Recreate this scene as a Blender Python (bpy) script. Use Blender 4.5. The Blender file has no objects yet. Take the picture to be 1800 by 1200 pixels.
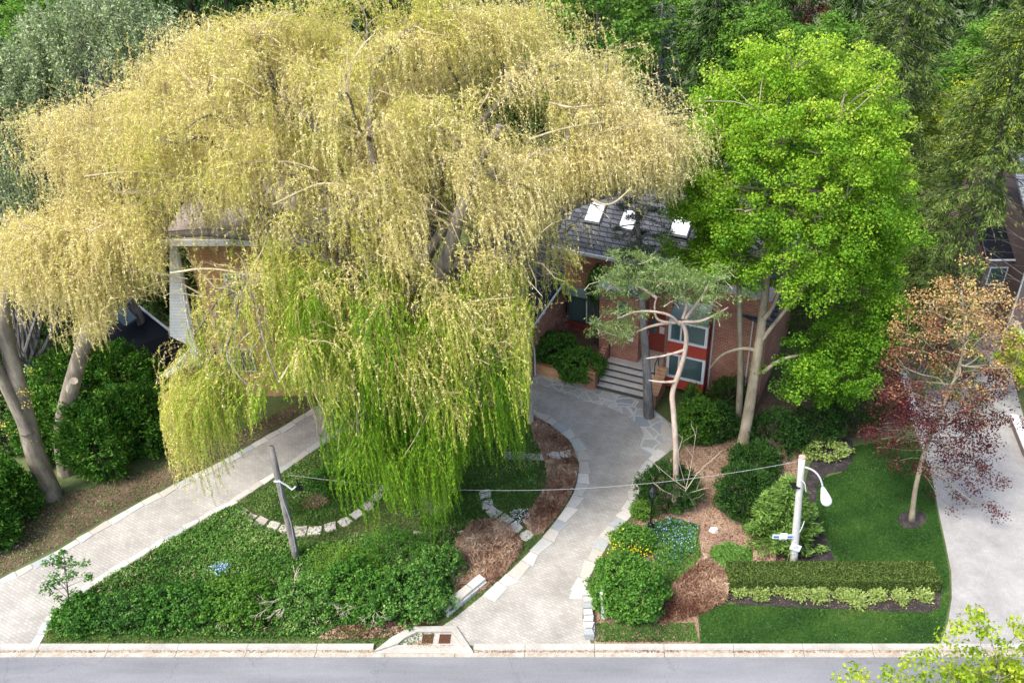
import bpy, math, random
import numpy as np
from mathutils import Vector
from mathutils.geometry import tessellate_polygon
R = math.radians
rng = np.random.default_rng(7); random.seed(7)
S = bpy.context.scene; COL = S.collection
# ------------------------------------------------------------------ camera, sky, sun, exposure
PITCH = R(33); F = 1500.0; CH = 25.0; PX0 = 1020.0
cd = bpy.data.cameras.new('camera'); cam = bpy.data.objects.new('camera', cd); COL.objects.link(cam)
cam.location = (0, 0, CH); cam.rotation_euler = (R(90) - PITCH, 0, 0)
cd.sensor_width = 36; cd.lens = 36 * F / 1800; cd.shift_x = -(PX0 - 900) / 1800; cd.clip_end = 2000
S.camera = cam
SUN = Vector((-0.40, -0.34, 0.85)).normalized()
el = math.asin(SUN.z); az = math.atan2(SUN.x, SUN.y)
w = bpy.data.worlds.new('World'); S.world = w; w.use_nodes = True
nt = w.node_tree; sk = nt.nodes.new('ShaderNodeTexSky'); sk.sky_type = 'NISHITA'; sk.sun_disc = False
sk.sun_elevation = el; sk.sun_rotation = az; sk.dust_density = 3; sk.ozone_density = 1.0
nt.links.new(sk.outputs[0], nt.nodes['Background'].inputs[0]); nt.nodes['Background'].inputs[1].default_value = 0.15
sl = bpy.data.lights.new('sun', 'SUN'); sl.energy = 1.7; sl.angle = R(18); sl.color = (1, .96, .89)
so = bpy.data.objects.new('sun', sl); COL.objects.link(so); so.rotation_euler = SUN.to_track_quat('Z', 'Y').to_euler()
S.view_settings.view_transform = 'Standard'; S.view_settings.look = 'None'
S.view_settings.exposure = 1.42; S.view_settings.gamma = 1
S.render.engine = 'CYCLES'; S.cycles.max_bounces = 5; S.cycles.diffuse_bounces = 3; S.cycles.transmission_bounces = 3
S.cycles.transparent_max_bounces = 4; S.cycles.caustics_reflective = False; S.cycles.caustics_refractive = False

# ------------------------------------------------------------------ placing helpers (a survey of the site from the photo)
def ray(px, py):
    a = (px - PX0) / F; b = (py - 600) / F
    return (a, math.cos(PITCH) - b * math.sin(PITCH), -math.sin(PITCH) - b * math.cos(PITCH))
def G(px, py, z=0.0):
    r = ray(px, py); t = (z - CH) / r[2]; return np.array((r[0] * t, r[1] * t, z))
def W(px, py, Y):
    r = ray(px, py); t = Y / r[1]; return np.array((r[0] * t, Y, CH + r[2] * t))
def pix(P):
    P = np.asarray(P, float); dz = P[:, 2] - CH
    zc = P[:, 1] * math.cos(PITCH) - dz * math.sin(PITCH)
    yc = P[:, 1] * math.sin(PITCH) + dz * math.cos(PITCH)
    return PX0 + F * P[:, 0] / zc, 600 - F * yc / zc
def unit(v): return v / np.maximum(np.linalg.norm(v, axis=-1, keepdims=True), 1e-9)

# ------------------------------------------------------------------ materials
def newmat(name):
    m = bpy.data.materials.new(name); m.use_nodes = True
    return m, m.node_tree, m.node_tree.nodes['Principled BSDF']
def ramp(nt, cols, fac):
    r = nt.nodes.new('ShaderNodeValToRGB'); e = r.color_ramp.elements
    while len(e) < len(cols): e.new(0.5)
    for i, c in enumerate(cols):
        p, c = c if isinstance(c[0], (int, float)) and len(c) == 2 else (i / (len(cols) - 1), c)
        e[i].position = p; e[i].color = (*c, 1)
    nt.links.new(fac, r.inputs[0]); return r.outputs[0]
def noise(nt, scale, detail=5, vec=None, rough=.6):
    n = nt.nodes.new('ShaderNodeTexNoise'); n.inputs['Scale'].default_value = scale
    n.inputs['Detail'].default_value = detail; n.inputs['Roughness'].default_value = rough
    if vec is not None: nt.links.new(vec, n.inputs['Vector'])
    return n.outputs['Fac']
def mix(nt, f, a, b, mode='MIX'):
    m = nt.nodes.new('ShaderNodeMix'); m.data_type = 'RGBA'; m.blend_type = mode
    for s, v in ((m.inputs[0], f), (m.inputs[6], a), (m.inputs[7], b)):
        if hasattr(v, 'links'): nt.links.new(v, s)
        elif isinstance(v, tuple): s.default_value = (*v, 1)
        else: s.default_value = v
    return m.outputs[2]
def pos(nt, rot=0, scale=(1, 1, 1), obj=False):
    t = nt.nodes.new('ShaderNodeTexCoord' if obj else 'ShaderNodeNewGeometry')
    mp = nt.nodes.new('ShaderNodeMapping'); mp.inputs['Rotation'].default_value[2] = rot
    mp.inputs['Scale'].default_value = scale
    nt.links.new(t.outputs['Object' if obj else 'Position'], mp.inputs[0]); return mp.outputs[0]
def bump(nt, b, h, strength=.4, dist=.02):
    n = nt.nodes.new('ShaderNodeBump'); n.inputs['Strength'].default_value = strength
    n.inputs['Distance'].default_value = dist; nt.links.new(h, n.inputs['Height'])
    nt.links.new(n.outputs[0], b.inputs['Normal'])
def plain(name, c, rough=.6, metal=0, var=.25, scale=6, bmp=0):
    m, nt, b = newmat(name); p = pos(nt); f = noise(nt, scale, 6, p)
    nt.links.new(ramp(nt, [tuple(x * (1 - var) for x in c), tuple(min(1, x * (1 + var)) for x in c)], f), b.inputs['Base Color'])
    b.inputs['Roughness'].default_value = rough; b.inputs['Metallic'].default_value = metal
    if rough > .7: b.inputs['Specular IOR Level'].default_value = .1
    if bmp: bump(nt, b, f, bmp)
    return m
def mottled(name, cols, s1, s2, rough=.9, bmp=.5, dist=.03):
    m, nt, b = newmat(name); p = pos(nt)
    f1 = noise(nt, s1, 4, p); f2 = noise(nt, s2, 5, p, .7)
    mm = nt.nodes.new('ShaderNodeMath'); mm.operation = 'MULTIPLY_ADD'; mm.inputs[1].default_value = .5
    nt.links.new(f1, mm.inputs[0]); h = nt.nodes.new('ShaderNodeMath'); h.operation = 'MULTIPLY'; h.inputs[1].default_value = .5
    nt.links.new(f2, h.inputs[0]); nt.links.new(h.outputs[0], mm.inputs[2])
    n = len(cols)
    nt.links.new(ramp(nt, [(.32 + .36 * i / (n - 1), c) for i, c in enumerate(cols)], mm.outputs[0]), b.inputs['Base Color'])
    b.inputs['Roughness'].default_value = rough; bump(nt, b, f2, bmp, dist); return m
def leafmat(name, cols, trans=.35, rough=.55):
    """per-leaf colour from the stored leaf value, part of the light passes through the blade"""
    m, nt, b = newmat(name); a = nt.nodes.new('ShaderNodeAttribute'); a.attribute_name = 'v'
    c = ramp(nt, cols, a.outputs['Fac'])
    d = nt.nodes.new('ShaderNodeBsdfDiffuse'); t = nt.nodes.new('ShaderNodeBsdfTranslucent')
    g = nt.nodes.new('ShaderNodeBsdfGlossy'); g.inputs['Roughness'].default_value = rough
    mx = nt.nodes.new('ShaderNodeMixShader'); mx.inputs[0].default_value = trans
    m2 = nt.nodes.new('ShaderNodeMixShader'); m2.inputs[0].default_value = .012
    nt.links.new(c, d.inputs[0]); nt.links.new(c, t.inputs[0])
    nt.links.new(d.outputs[0], mx.inputs[1]); nt.links.new(t.outputs[0], mx.inputs[2])
    nt.links.new(mx.outputs[0], m2.inputs[1]); nt.links.new(g.outputs[0], m2.inputs[2])
    nt.links.new(m2.outputs[0], nt.nodes['Material Output'].inputs[0]); nt.nodes.remove(b); return m
def attrmat(name, cols, rough=.8, scale=12, bmp=.4):
    m, nt, b = newmat(name); a = nt.nodes.new('ShaderNodeAttribute'); a.attribute_name = 'v'
    c = ramp(nt, cols, a.outputs['Fac']); f = noise(nt, scale, 6, pos(nt))
    c2 = mix(nt, .55, c, ramp(nt, [(.25, .25, .25), (1, 1, 1)], f), 'MULTIPLY')
    c3 = mix(nt, 1.0, c2, (1.35, 1.35, 1.35), 'MULTIPLY')
    nt.links.new(c3, b.inputs['Base Color']); b.inputs['Roughness'].default_value = rough; bump(nt, b, f, bmp); return m
def brickmat(name, c1, c2, mort, bw=.22, bh=.075, ms=.012, off=.5, rot=None, planar=False, bl=0.0, rough=.85, bmp=.5, dist=.012, dirt=.35):
    m, nt, b = newmat(name)
    bt = nt.nodes.new('ShaderNodeTexBrick')
    if planar: p = pos(nt, rot or 0)
    else:
        t = nt.nodes.new('ShaderNodeTexCoord'); sx = nt.nodes.new('ShaderNodeSeparateXYZ'); nt.links.new(t.outputs['Object'], sx.inputs[0])
        ad = nt.nodes.new('ShaderNodeMath'); nt.links.new(sx.outputs[0], ad.inputs[0]); nt.links.new(sx.outputs[1], ad.inputs[1])
        cb = nt.nodes.new('ShaderNodeCombineXYZ'); nt.links.new(ad.outputs[0], cb.inputs[0]); nt.links.new(sx.outputs[2], cb.inputs[1]); p = cb.outputs[0]
    nt.links.new(p, bt.inputs['Vector'])
    bt.inputs['Color1'].default_value = (*c1, 1); bt.inputs['Color2'].default_value = (*c2, 1); bt.inputs['Mortar'].default_value = (*mort, 1)
    bt.inputs['Scale'].default_value = 1; bt.inputs['Brick Width'].default_value = bw; bt.inputs['Row Height'].default_value = bh
    bt.inputs['Mortar Size'].default_value = ms; bt.inputs['Bias'].default_value = bl; bt.offset = off
    f = noise(nt, .9, 8, pos(nt), .65)
    c = mix(nt, dirt * 2, bt.outputs['Color'], ramp(nt, [(.3, (.45, .44, .42)), (.7, (1.15, 1.15, 1.15))], f), 'MULTIPLY')
    nt.links.new(c, b.inputs['Base Color']); b.inputs['Roughness'].default_value = rough
    iv = nt.nodes.new('ShaderNodeInvert'); nt.links.new(bt.outputs['Fac'], iv.inputs[1]); bump(nt, b, iv.outputs[0], bmp, dist); return m
def crazy(name, cols, joint, scale, jw=.05):
    m, nt, b = newmat(name); p = pos(nt)
    n = nt.nodes.new('ShaderNodeTexNoise'); n.inputs['Scale'].default_value = 1.2; nt.links.new(p, n.inputs['Vector'])
    va = nt.nodes.new('ShaderNodeVectorMath'); va.operation = 'MULTIPLY_ADD'; va.inputs[1].default_value = (.4, .4, .0)
    nt.links.new(n.outputs['Color'], va.inputs[0]); nt.links.new(p, va.inputs[2])
    e = nt.nodes.new('ShaderNodeTexVoronoi'); e.feature = 'DISTANCE_TO_EDGE'; e.inputs['Scale'].default_value = scale
    v = nt.nodes.new('ShaderNodeTexVoronoi'); v.inputs['Scale'].default_value = scale
    nt.links.new(va.outputs[0], e.inputs['Vector']); nt.links.new(va.outputs[0], v.inputs['Vector'])
    sp = nt.nodes.new('ShaderNodeSeparateColor'); nt.links.new(v.outputs['Color'], sp.inputs[0])
    c = ramp(nt, cols, sp.outputs[0]); f = noise(nt, 5, 6, p)
    c = mix(nt, .5, c, ramp(nt, [(.4, .4, .4), (1.2, 1.2, 1.2)], f), 'MULTIPLY')
    k = ramp(nt, [(0.0, (0, 0, 0)), (jw, (0, 0, 0)), (jw * 1.8, (1, 1, 1))], e.outputs['Distance'])
    nt.links.new(mix(nt, k, joint, c), b.inputs['Base Color']); b.inputs['Roughness'].default_value = .8
    bump(nt, b, k, .5, .02); return m
def barkmat(name, cols, sc=5):
    m, nt, b = newmat(name); p = pos(nt, 0, (1, 1, .25)); f = noise(nt, sc, 8, p, .7); f2 = noise(nt, 1.3, 3, pos(nt))
    c = mix(nt, .6, ramp(nt, [(.3 + .4 * i / (len(cols) - 1), c) for i, c in enumerate(cols)], f), ramp(nt, [(.3, (.5, .5, .5)), (.7, (1.2, 1.2, 1.2))], f2), 'MULTIPLY')
    nt.links.new(c, b.inputs['Base Color']); b.inputs['Roughness'].default_value = .95; bump(nt, b, f, .9, .04); return m

M = {}
M['soil'] = mottled('soil', [(.03, .02, .012), (.09, .06, .037), (.20, .14, .09)], .7, 9)
M['base'] = mottled('ground', [(.03, .035, .012), (.07, .10, .025), (.12, .13, .05)], .5, 6)
M['lawn'] = mottled('lawn', [(.010, .04, .006), (.03, .10, .012), (.12, .19, .04)], .6, 12, .8, .8, .03)
M['rough'] = mottled('rough_grass', [(.02, .04, .01), (.06, .09, .02), (.15, .15, .055)], 1.0, 10)
M['mulch'] = mottled('mulch', [(.008, .007, .007), (.025, .02, .02), (.10, .08, .075)], 3, 25, .9, .9)
M['bark_mulch'] = mottled('bark_mulch', [(.10, .06, .04), (.27, .18, .12), (.50, .37, .26)], .8, 16, .9, .9)
M['asphalt'] = mottled('asphalt', [(.115, .12, .132), (.175, .182, .205), (.24, .247, .272)], .7, 45, .85, .25, .01)
m, nt, b = newmat('asphalt'); p_ = pos(nt); st_ = noise(nt, .5, 4, pos(nt, 0, (.25, 1.6, 1))); gr_ = noise(nt, 55, 3, p_, .8); bl_ = noise(nt, .8, 6, p_, .7)
c_ = ramp(nt, [(.3, (.142, .146, .156)), (.7, (.228, .233, .247))], st_); c_ = mix(nt, .7, c_, ramp(nt, [(.35, (.6, .6, .6)), (.65, (1.2, 1.2, 1.2))], gr_), 'MULTIPLY')
c_ = mix(nt, .8, c_, ramp(nt, [(.22, (.35, .35, .36)), (.31, (1, 1, 1)), (.7, (1.1, 1.1, 1.08))], bl_), 'MULTIPLY')
vo = nt.nodes.new('ShaderNodeTexVoronoi'); vo.feature = 'DISTANCE_TO_EDGE'; vo.inputs['Scale'].default_value = .22; dn = nt.nodes.new('ShaderNodeTexNoise'); dn.inputs['Scale'].default_value = 1.5; dn.inputs['Detail'].default_value = 6
nt.links.new(p_, dn.inputs['Vector']); va_ = nt.nodes.new('ShaderNodeVectorMath'); va_.operation = 'MULTIPLY_ADD'; va_.inputs[1].default_value = (1.6, 1.6, 0); nt.links.new(dn.outputs['Color'], va_.inputs[0]); nt.links.new(p_, va_.inputs[2]); nt.links.new(va_.outputs[0], vo.inputs['Vector'])
c_ = mix(nt, .22, c_, ramp(nt, [(0, (.4, .4, .4)), (.004, (.5, .5, .5)), (.007, (1, 1, 1))], vo.outputs['Distance']), 'MULTIPLY')
nt.links.new(c_, b.inputs['Base Color']); b.inputs['Roughness'].default_value = .9; bump(nt, b, gr_, .3, .01); M['asphalt'] = m
M['concrete'] = mottled('concrete', [(.24, .225, .20), (.37, .35, .31), (.48, .46, .41)], 1.2, 20, .8, .2, .01)
M['gutter'] = mottled('gutter', [(.25, .17, .09), (.34, .31, .26), (.43, .41, .36)], 2.2, 9, .8, .3, .01)
M['pavers'] = brickmat('pavers', (.35, .333, .298), (.42, .40, .36), (.30, .285, .255), .22, .11, .012, .5, R(28), True, 0, .85, .35, .01, .28)
M['setts'] = brickmat('concrete_drive', (.31, .30, .285), (.35, .34, .32), (.29, .28, .265), .11, .11, .008, .5, R(8), True, 0, .85, .3, .01, .25)
M['flag'] = crazy('flagstone', [(.30, .31, .29), (.46, .45, .40), (.38, .37, .34), (.30, .33, .34), (.52, .50, .45)], (.50, .48, .44), 1.5, .035)
M['stone'] = attrmat('stone', [(.28, .30, .30), (.44, .43, .39), (.36, .33, .28), (.52, .50, .46)])
M['step'] = attrmat('stepping_stone', [(.42, .38, .34), (.50, .46, .41), (.56, .53, .48)], .85, 9)
M['brick'] = brickmat('brick', (.34, .085, .045), (.50, .175, .09), (.46, .36, .29), .23, .08, .011, .5)
M['brickT'] = brickmat('brick_tan', (.50, .20, .07), (.62, .31, .13), (.55, .42, .3), .23, .08, .010, .5)
M['shingle'] = brickmat('shingles', (.055, .062, .078), (.125, .135, .16), (.012, .012, .016), .42, .15, .020, .37, None, False, 0, .8, .8, .03, .3)
M['shingleB'] = mottled('pale_roof', [(.22, .17, .15), (.36, .30, .27), (.45, .38, .34)], .8, 10)
M['shingleG'] = brickmat('grey_shingles', (.32, .33, .38), (.42, .43, .48), (.2, .2, .24), .4, .16, .02, .4)
M['dark_roof'] = plain('dark_roof', (.018, .02, .028), .8)
M['white'] = plain('white_paint', (.72, .73, .74), .5, var=.12)
M['siding'] = brickmat('pale_siding', (.60, .62, .62), (.66, .68, .68), (.40, .42, .44), 40, .16, .01, .5, dirt=.15)
M['metal_roof'] = plain('metal_roof', (.50, .54, .62), .4, .3, .12)
M['redp'] = plain('red_panel', (.42, .055, .03), .6, var=.25)
M['redb'] = plain('red_door', (.26, .045, .03), .6)
M['frame_d'] = plain('dark_frame', (.035, .045, .045), .4)
M['riser'] = plain('step_risers', (.10, .095, .09), .9, var=.5, scale=9); M['dark'] = plain('dark_interior', (.012, .012, .014), .9)
M['taupe'] = plain('taupe_render', (.20, .145, .135), .85, var=.15)
M['galv'] = plain('galvanised', (.52, .53, .54), .5, .3, .15)
M['polec'] = mottled('concrete_pole', [(.36, .35, .33), (.52, .51, .48), (.62, .6, .57)], 1.5, 20, .8, .2, .01)
M['polew'] = barkmat('weathered_pole', [(.16, .14, .13), (.30, .27, .24), (.40, .37, .33)], 8)
M['iron'] = plain('black_iron', (.012, .012, .014), .4, .4)
M['rust'] = plain('rusty_iron', (.12, .055, .035), .8, var=.5, scale=20)
M['lampw'] = plain('lamp_shell', (.74, .76, .80), .3, var=.05)
M['blue'] = plain('sign_blue', (.05, .16, .50), .4)
M['cable'] = plain('cable', (.30, .30, .31), .6)
M['b_willow'] = barkmat('willow_bark', [(.07, .06, .05), (.20, .17, .14), (.34, .30, .25)], 4)
M['b_twig'] = barkmat('willow_twigs', [(.26, .20, .12), (.46, .38, .24), (.58, .50, .34)], 6)
M['b_maple'] = barkmat('maple_bark', [(.18, .15, .10), (.34, .29, .20), (.46, .40, .30)], 3)
M['b_left'] = barkmat('old_bark', [(.10, .085, .06), (.24, .20, .15), (.42, .37, .29)], 3)
M['b_grey'] = barkmat('grey_bark', [(.12, .11, .10), (.25, .23, .22), (.38, .36, .34)], 7)
M['b_dark'] = barkmat('dark_bark', [(.05, .04, .035), (.11, .09, .08), (.2, .17, .15)], 5)
M['b_pink'] = barkmat('pink_pine_bark', [(.30, .22, .17), (.50, .39, .31), (.62, .52, .44)], 5)
M['b_dry'] = barkmat('dry_wood', [(.34, .28, .2), (.5, .43, .33), (.6, .54, .43)], 6)

def glassmat():
    m, nt, b = newmat('glass'); b.inputs['Base Color'].default_value = (.10, .16, .16, 1); b.inputs['Roughness'].default_value = .06
    b.inputs['Specular IOR Level'].default_value = .9; b.inputs['Metallic'].default_value = .35; return m
M['glass'] = glassmat()
m, nt, b = newmat('sky_glass'); b.inputs['Base Color'].default_value = (.55, .62, .66, 1); b.inputs['Roughness'].default_value = .15; b.inputs['Metallic'].default_value = .5; M['glassL'] = m; b.inputs['Base Color'].default_value = (.13, .19, .20, 1); b.inputs['Metallic'].default_value = .1
m, nt, b = newmat('opal_dome'); b.inputs['Base Color'].default_value = (.88, .90, .93, 1); b.inputs['Roughness'].default_value = .3; M['opal'] = m

# leaf colours: v runs 0..1 over the natural spread of one plant
LM = lambda n, cols, t=.35: leafmat(n, cols, t)
M['l_willow'] = LM('willow_leaves', [(0, (.14, .32, .015)), (.28, (.28, .46, .025)), (.50, (.52, .56, .08)), (.72, (.76, .68, .20)), (1, (.90, .81, .48))], .34)
M['l_strand'] = LM('willow_strands', [(0, (.10, .20, .02)), (.35, (.30, .36, .06)), (.65, (.56, .44, .16)), (1, (.70, .54, .28))], .1)
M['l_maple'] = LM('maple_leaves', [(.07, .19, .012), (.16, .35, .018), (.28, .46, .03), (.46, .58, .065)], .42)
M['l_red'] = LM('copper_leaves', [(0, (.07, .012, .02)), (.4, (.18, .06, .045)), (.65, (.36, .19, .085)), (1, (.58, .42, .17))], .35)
M['l_spruce'] = LM('spruce_needles', [(.012, .035, .008), (.045, .085, .016), (.12, .18, .035), (.26, .30, .08)], .15)
M['l_blue'] = LM('blue_needles', [(.055, .08, .05), (.12, .16, .10), (.20, .24, .16)], .15)
M['l_dark'] = LM('dark_needles', [(.016, .04, .010), (.045, .095, .02), (.10, .17, .035)], .15)
M['l_cedar'] = LM('cedar_sprays', [(.02, .08, .010), (.055, .17, .018), (.17, .31, .04)], .25)
M['l_cedarB'] = LM('bright_cedar_sprays', [(.05, .13, .03), (.12, .24, .04), (.24, .36, .08)], .25)
M['l_yew'] = LM('yew_needles', [(.010, .04, .010), (.03, .09, .016), (.075, .16, .03)], .2)
M['l_bush'] = LM('bush_leaves', [(.016, .07, .010), (.065, .19, .022), (.20, .36, .055)], .3)
M['l_hedge'] = LM('box_leaves', [(.012, .035, .008), (.055, .10, .018), (.17, .22, .05)], .2)
M['l_grey'] = LM('grey_green_leaves', [(.07, .12, .035), (.22, .31, .11), (.46, .55, .27), (.62, .66, .46)], .35)
M['l_pine'] = LM('pine_needles', [(.11, .18, .05), (.22, .33, .10), (.40, .48, .20)], .3)
M['l_light'] = LM('light_leaves', [(.045, .14, .012), (.12, .26, .03), (.24, .38, .06)], .4)
M['l_gold'] = LM('golden_leaves', [(.12, .24, .01), (.32, .44, .025), (.56, .60, .06), (.66, .58, .12)], .4)
M['l_hosta'] = LM('hosta_leaves', [(.14, .24, .05), (.30, .40, .10), (.50, .56, .22)], .3)
M['l_cover'] = LM('ground_cover_leaves', [(0, (.014, .05, .010)), (.35, (.05, .145, .022)), (.75, (.14, .29, .05)), (1, (.34, .42, .16))], .25)
M['l_grass'] = LM('grass_blades', [(.010, .038, .006), (.035, .105, .015), (.085, .18, .03), (.24, .29, .08)], .25)
M['l_dry'] = LM('dry_leaves', [(0, (.09, .035, .02)), (.3, (.24, .13, .085)), (.65, (.48, .33, .22)), (1, (.68, .58, .42))], .2)
M['l_bluef'] = LM('blue_flowers', [(.10, .28, .10), (.20, .34, .50), (.42, .58, .85)], .2)
M['l_yel'] = LM('yellow_flowers', [(.55, .42, .01), (.80, .66, .03)], .2)
M['l_whi'] = LM('white_flowers', [(.6, .62, .6), (.8, .8, .8)], .2)
M['l_purp'] = LM('purple_flowers', [(.25, .10, .32), (.45, .3, .6)], .2)

# ------------------------------------------------------------------ mesh helpers
def tag(o, label=None, cat=None, group=None, kind=None):
    for k, v in (('label', label), ('category', cat), ('group', group), ('kind', kind)):
        if v: o[k] = v
    return o
def thing(name, label, cat, loc, group=None, rotz=0):
    o = bpy.data.objects.new(name, None); COL.objects.link(o); o.location = [float(x) for x in loc]; o.rotation_euler = (0, 0, rotz)
    o.empty_display_size = .3
    return tag(o, label, cat, group)
def mk(name, V, Fc, mat, parent=None, v=None, smooth=False, origin=None, local=False):
    """one mesh object; V world coordinates unless local; Fc (M,k) array or list"""
    V = np.asarray(V, float)
    if parent is not None and not local: V = V - np.array(parent.location)
    if origin is not None: V = V - np.asarray(origin)
    me = bpy.data.meshes.new(name)
    if isinstance(Fc, np.ndarray):
        n, k = Fc.shape; me.vertices.add(len(V)); me.loops.add(n * k); me.polygons.add(n)
        me.vertices.foreach_set('co', V.astype(np.float32).ravel()); me.loops.foreach_set('vertex_index', Fc.astype(np.int32).ravel())
        me.polygons.foreach_set('loop_start', np.arange(0, n * k, k, dtype=np.int32)); me.polygons.foreach_set('loop_total', np.full(n, k, np.int32))
        me.update(calc_edges=True)
    else: me.from_pydata([tuple(p) for p in V], [], [tuple(f) for f in Fc]); me.update()
    if v is not None:
        a = me.attributes.new('v', 'FLOAT', 'POINT'); a.data.foreach_set('value', np.clip(v, 0, 1).astype(np.float32))
    if smooth: me.polygons.foreach_set('use_smooth', np.ones(len(me.polygons), bool))
    me.materials.append(mat); o = bpy.data.objects.new(name, me); COL.objects.link(o)
    if parent is not None: o.parent = parent
    if origin is not None: o.location = [float(x) for x in origin]
    return o
class MB:
    """collects boxes, prisms and tubes into one mesh"""
    def __init__(s): s.V = []; s.F = []; s.a = []
    def add(s, V, Fc, a=.5):
        n = len(s.V); s.V += [tuple(map(float, p)) for p in V]; s.F += [tuple(int(i) + n for i in f) for f in Fc]; s.a += [a] * len(V)
    def box(s, x0, y0, z0, x1, y1, z1, a=.5):
        V = [(x, y, z) for z in (z0, z1) for x, y in ((x0, y0), (x1, y0), (x1, y1), (x0, y1))]
        s.add(V, [(3, 2, 1, 0), (4, 5, 6, 7), (0, 1, 5, 4), (1, 2, 6, 5), (2, 3, 7, 6), (3, 0, 4, 7)], a)
    def prism(s, poly, z0, z1, a=.5, inset=0):
        n = len(poly); c = np.mean([p[:2] for p in poly], axis=0)
        V = [(p[0], p[1], z0) for p in poly] + [(p[0] + (c[0] - p[0]) * inset, p[1] + (c[1] - p[1]) * inset, z1) for p in poly]
        s.add(V, [tuple(range(n, 2 * n)), tuple(reversed(range(n)))] + [(i, (i + 1) % n, n + (i + 1) % n, n + i) for i in range(n)], a)
    def hexa(s, P, a=.5):  # 8 points: bottom ring 4, top ring 4
        s.add(P, [(3, 2, 1, 0), (4, 5, 6, 7), (0, 1, 5, 4), (1, 2, 6, 5), (2, 3, 7, 6), (3, 0, 4, 7)], a)
    def slab(s, Q, t, a=.5):  # quad with a thickness along its normal
        Q = [np.array(q, float) for q in Q]; n = np.cross(Q[1] - Q[0], Q[2] - Q[0]); n = n / np.linalg.norm(n) * t
        s.hexa([q - n for q in Q] + Q, a)
    def tube(s, P, r, k=8, a=.5):
        V, Fc = tube(P, r, k); s.add(V, Fc, a)
    def build(s, name, mat, parent=None, local=False, origin=None, smooth=False):
        return mk(name, s.V, s.F, mat, parent, np.array(s.a), smooth, origin, local)
def tube(P, r, k=6):
    P = np.asarray(P, float); n = len(P); r = np.broadcast_to(r, n) if np.ndim(r) < 1 else np.asarray(r)
    T = unit(np.gradient(P, axis=0)); ref = np.where(np.abs(T[:, 2:3]) > .95, np.array([[1., 0, 0]]), np.array([[0, 0, 1.]]))
    if len(T) and np.abs(T[:, 2]).mean() > .5: ref = np.tile([[1., 0.05, 0]], (n, 1))
    A = unit(np.cross(T, ref)); B = np.cross(T, A); th = np.linspace(0, 2 * np.pi, k, endpoint=False)
    V = (P[:, None] + r[:, None, None] * (np.cos(th)[None, :, None] * A[:, None] + np.sin(th)[None, :, None] * B[:, None])).reshape(-1, 3)
    Fc = [(i * k + j, i * k + (j + 1) % k, (i + 1) * k + (j + 1) % k, (i + 1) * k + j) for i in range(n - 1) for j in range(k)]
    Fc.append(tuple(reversed(range(k)))); Fc.append(tuple(range((n - 1) * k, n * k))); return V, Fc
def ribbons(P, wd):
    """P (n,K,3) strands -> thin three-sided stems"""
    n, K, _ = P.shape; o = np.array([(1, 0, 0), (-.5, .87, 0), (-.5, -.87, 0)]) * wd
    V = (P[:, :, None] + o[None, None]).reshape(-1, 3)
    i = np.arange(n)[:, None, None] * K * 3; s = np.arange(K - 1)[None, :, None] * 3; j = np.arange(3)[None, None]
    a = i + s + j; b = i + s + (j + 1) % 3
    return V, np.stack([a, b, b + 3, a + 3], -1).reshape(-1, 4)
def leaves(C, D, N, L, Wd, fold=.0):
    C = np.asarray(C); D = unit(D); S_ = unit(np.cross(D, N)); n = len(C)
    L = np.broadcast_to(L, n)[:, None]; Wd = np.broadcast_to(Wd, n)[:, None]; Nn = np.cross(S_, D)
    V = np.stack([C - D * L * .5, C + S_ * Wd * .5 - D * L * .06 + Nn * Wd * fold, C + D * L * .5, C - S_ * Wd * .5 - D * L * .06 + Nn * Wd * fold], 1).reshape(-1, 3)
    return V, np.arange(n * 4).reshape(-1, 4)
def rnd(n, k=3): return unit(rng.normal(size=(n, k)))
def u(a, b, n=None): return rng.uniform(a, b, n)
def lump(P, f, seed):
    r = np.random.default_rng(seed); o = 0
    for k in range(4):
        d = unit(r.normal(size=3)); ff = f * (1 + k * .7); o = o + np.sin(P @ d * ff + r.uniform(0, 6)) / (1 + k * .5)
    return o / 2.2
def inpoly(x, y, poly):
    ins = np.zeros(len(x), bool); n = len(poly); j = n - 1
    for i in range(n):
        xi, yi = poly[i][:2]; xj, yj = poly[j][:2]
        c = ((yi > y) != (yj > y)) & (x < (xj - xi) * (y - yi) / (yj - yi + 1e-12) + xi); ins ^= c; j = i
    return ins
def scatter(poly, n, keepout=()):
    a = np.array([p[:2] for p in poly]); lo = a.min(0); hi = a.max(0); out = []; tot = 0
    for _ in range(60):
        x = u(lo[0], hi[0], n); y = u(lo[1], hi[1], n); k = inpoly(x, y, poly)
        for q in keepout: k &= ~inpoly(x, y, q)
        out.append(np.stack([x[k], y[k]], 1)); tot += k.sum()
        if tot >= n: break
    return np.concatenate(out)[:n]
def smoothpoly(pts, it=2, closed=True):
    P = [np.array(p, float) for p in pts]
    for _ in range(it):
        Q = []
        n = len(P)
        for i in range(n if closed else n - 1):
            a, b = P[i], P[(i + 1) % n]; Q += [a * .75 + b * .25, a * .25 + b * .75]
        P = Q if closed else [P[0]] + Q + [P[-1]]
    return P
def sheet(name, pxpts, z, mat, kind='structure', smooth=0, label=None):
    W_ = [G(*p) if len(p) == 2 else np.array(p) for p in pxpts]
    if smooth: W_ = smoothpoly(W_, smooth)
    V = [(p[0], p[1], z) for p in W_]; tr = tessellate_polygon([[Vector(v) for v in V]])
    tr2 = []
    for t in tr:
        a, b, c = [np.array(V[i]) for i in t]
        tr2.append(t if np.cross(b - a, c - a)[2] > 0 else (t[0], t[2], t[1]))
    o = mk(name, V, tr2, mat); tag(o, kind=kind); return o, [(p[0], p[1]) for p in W_]
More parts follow.
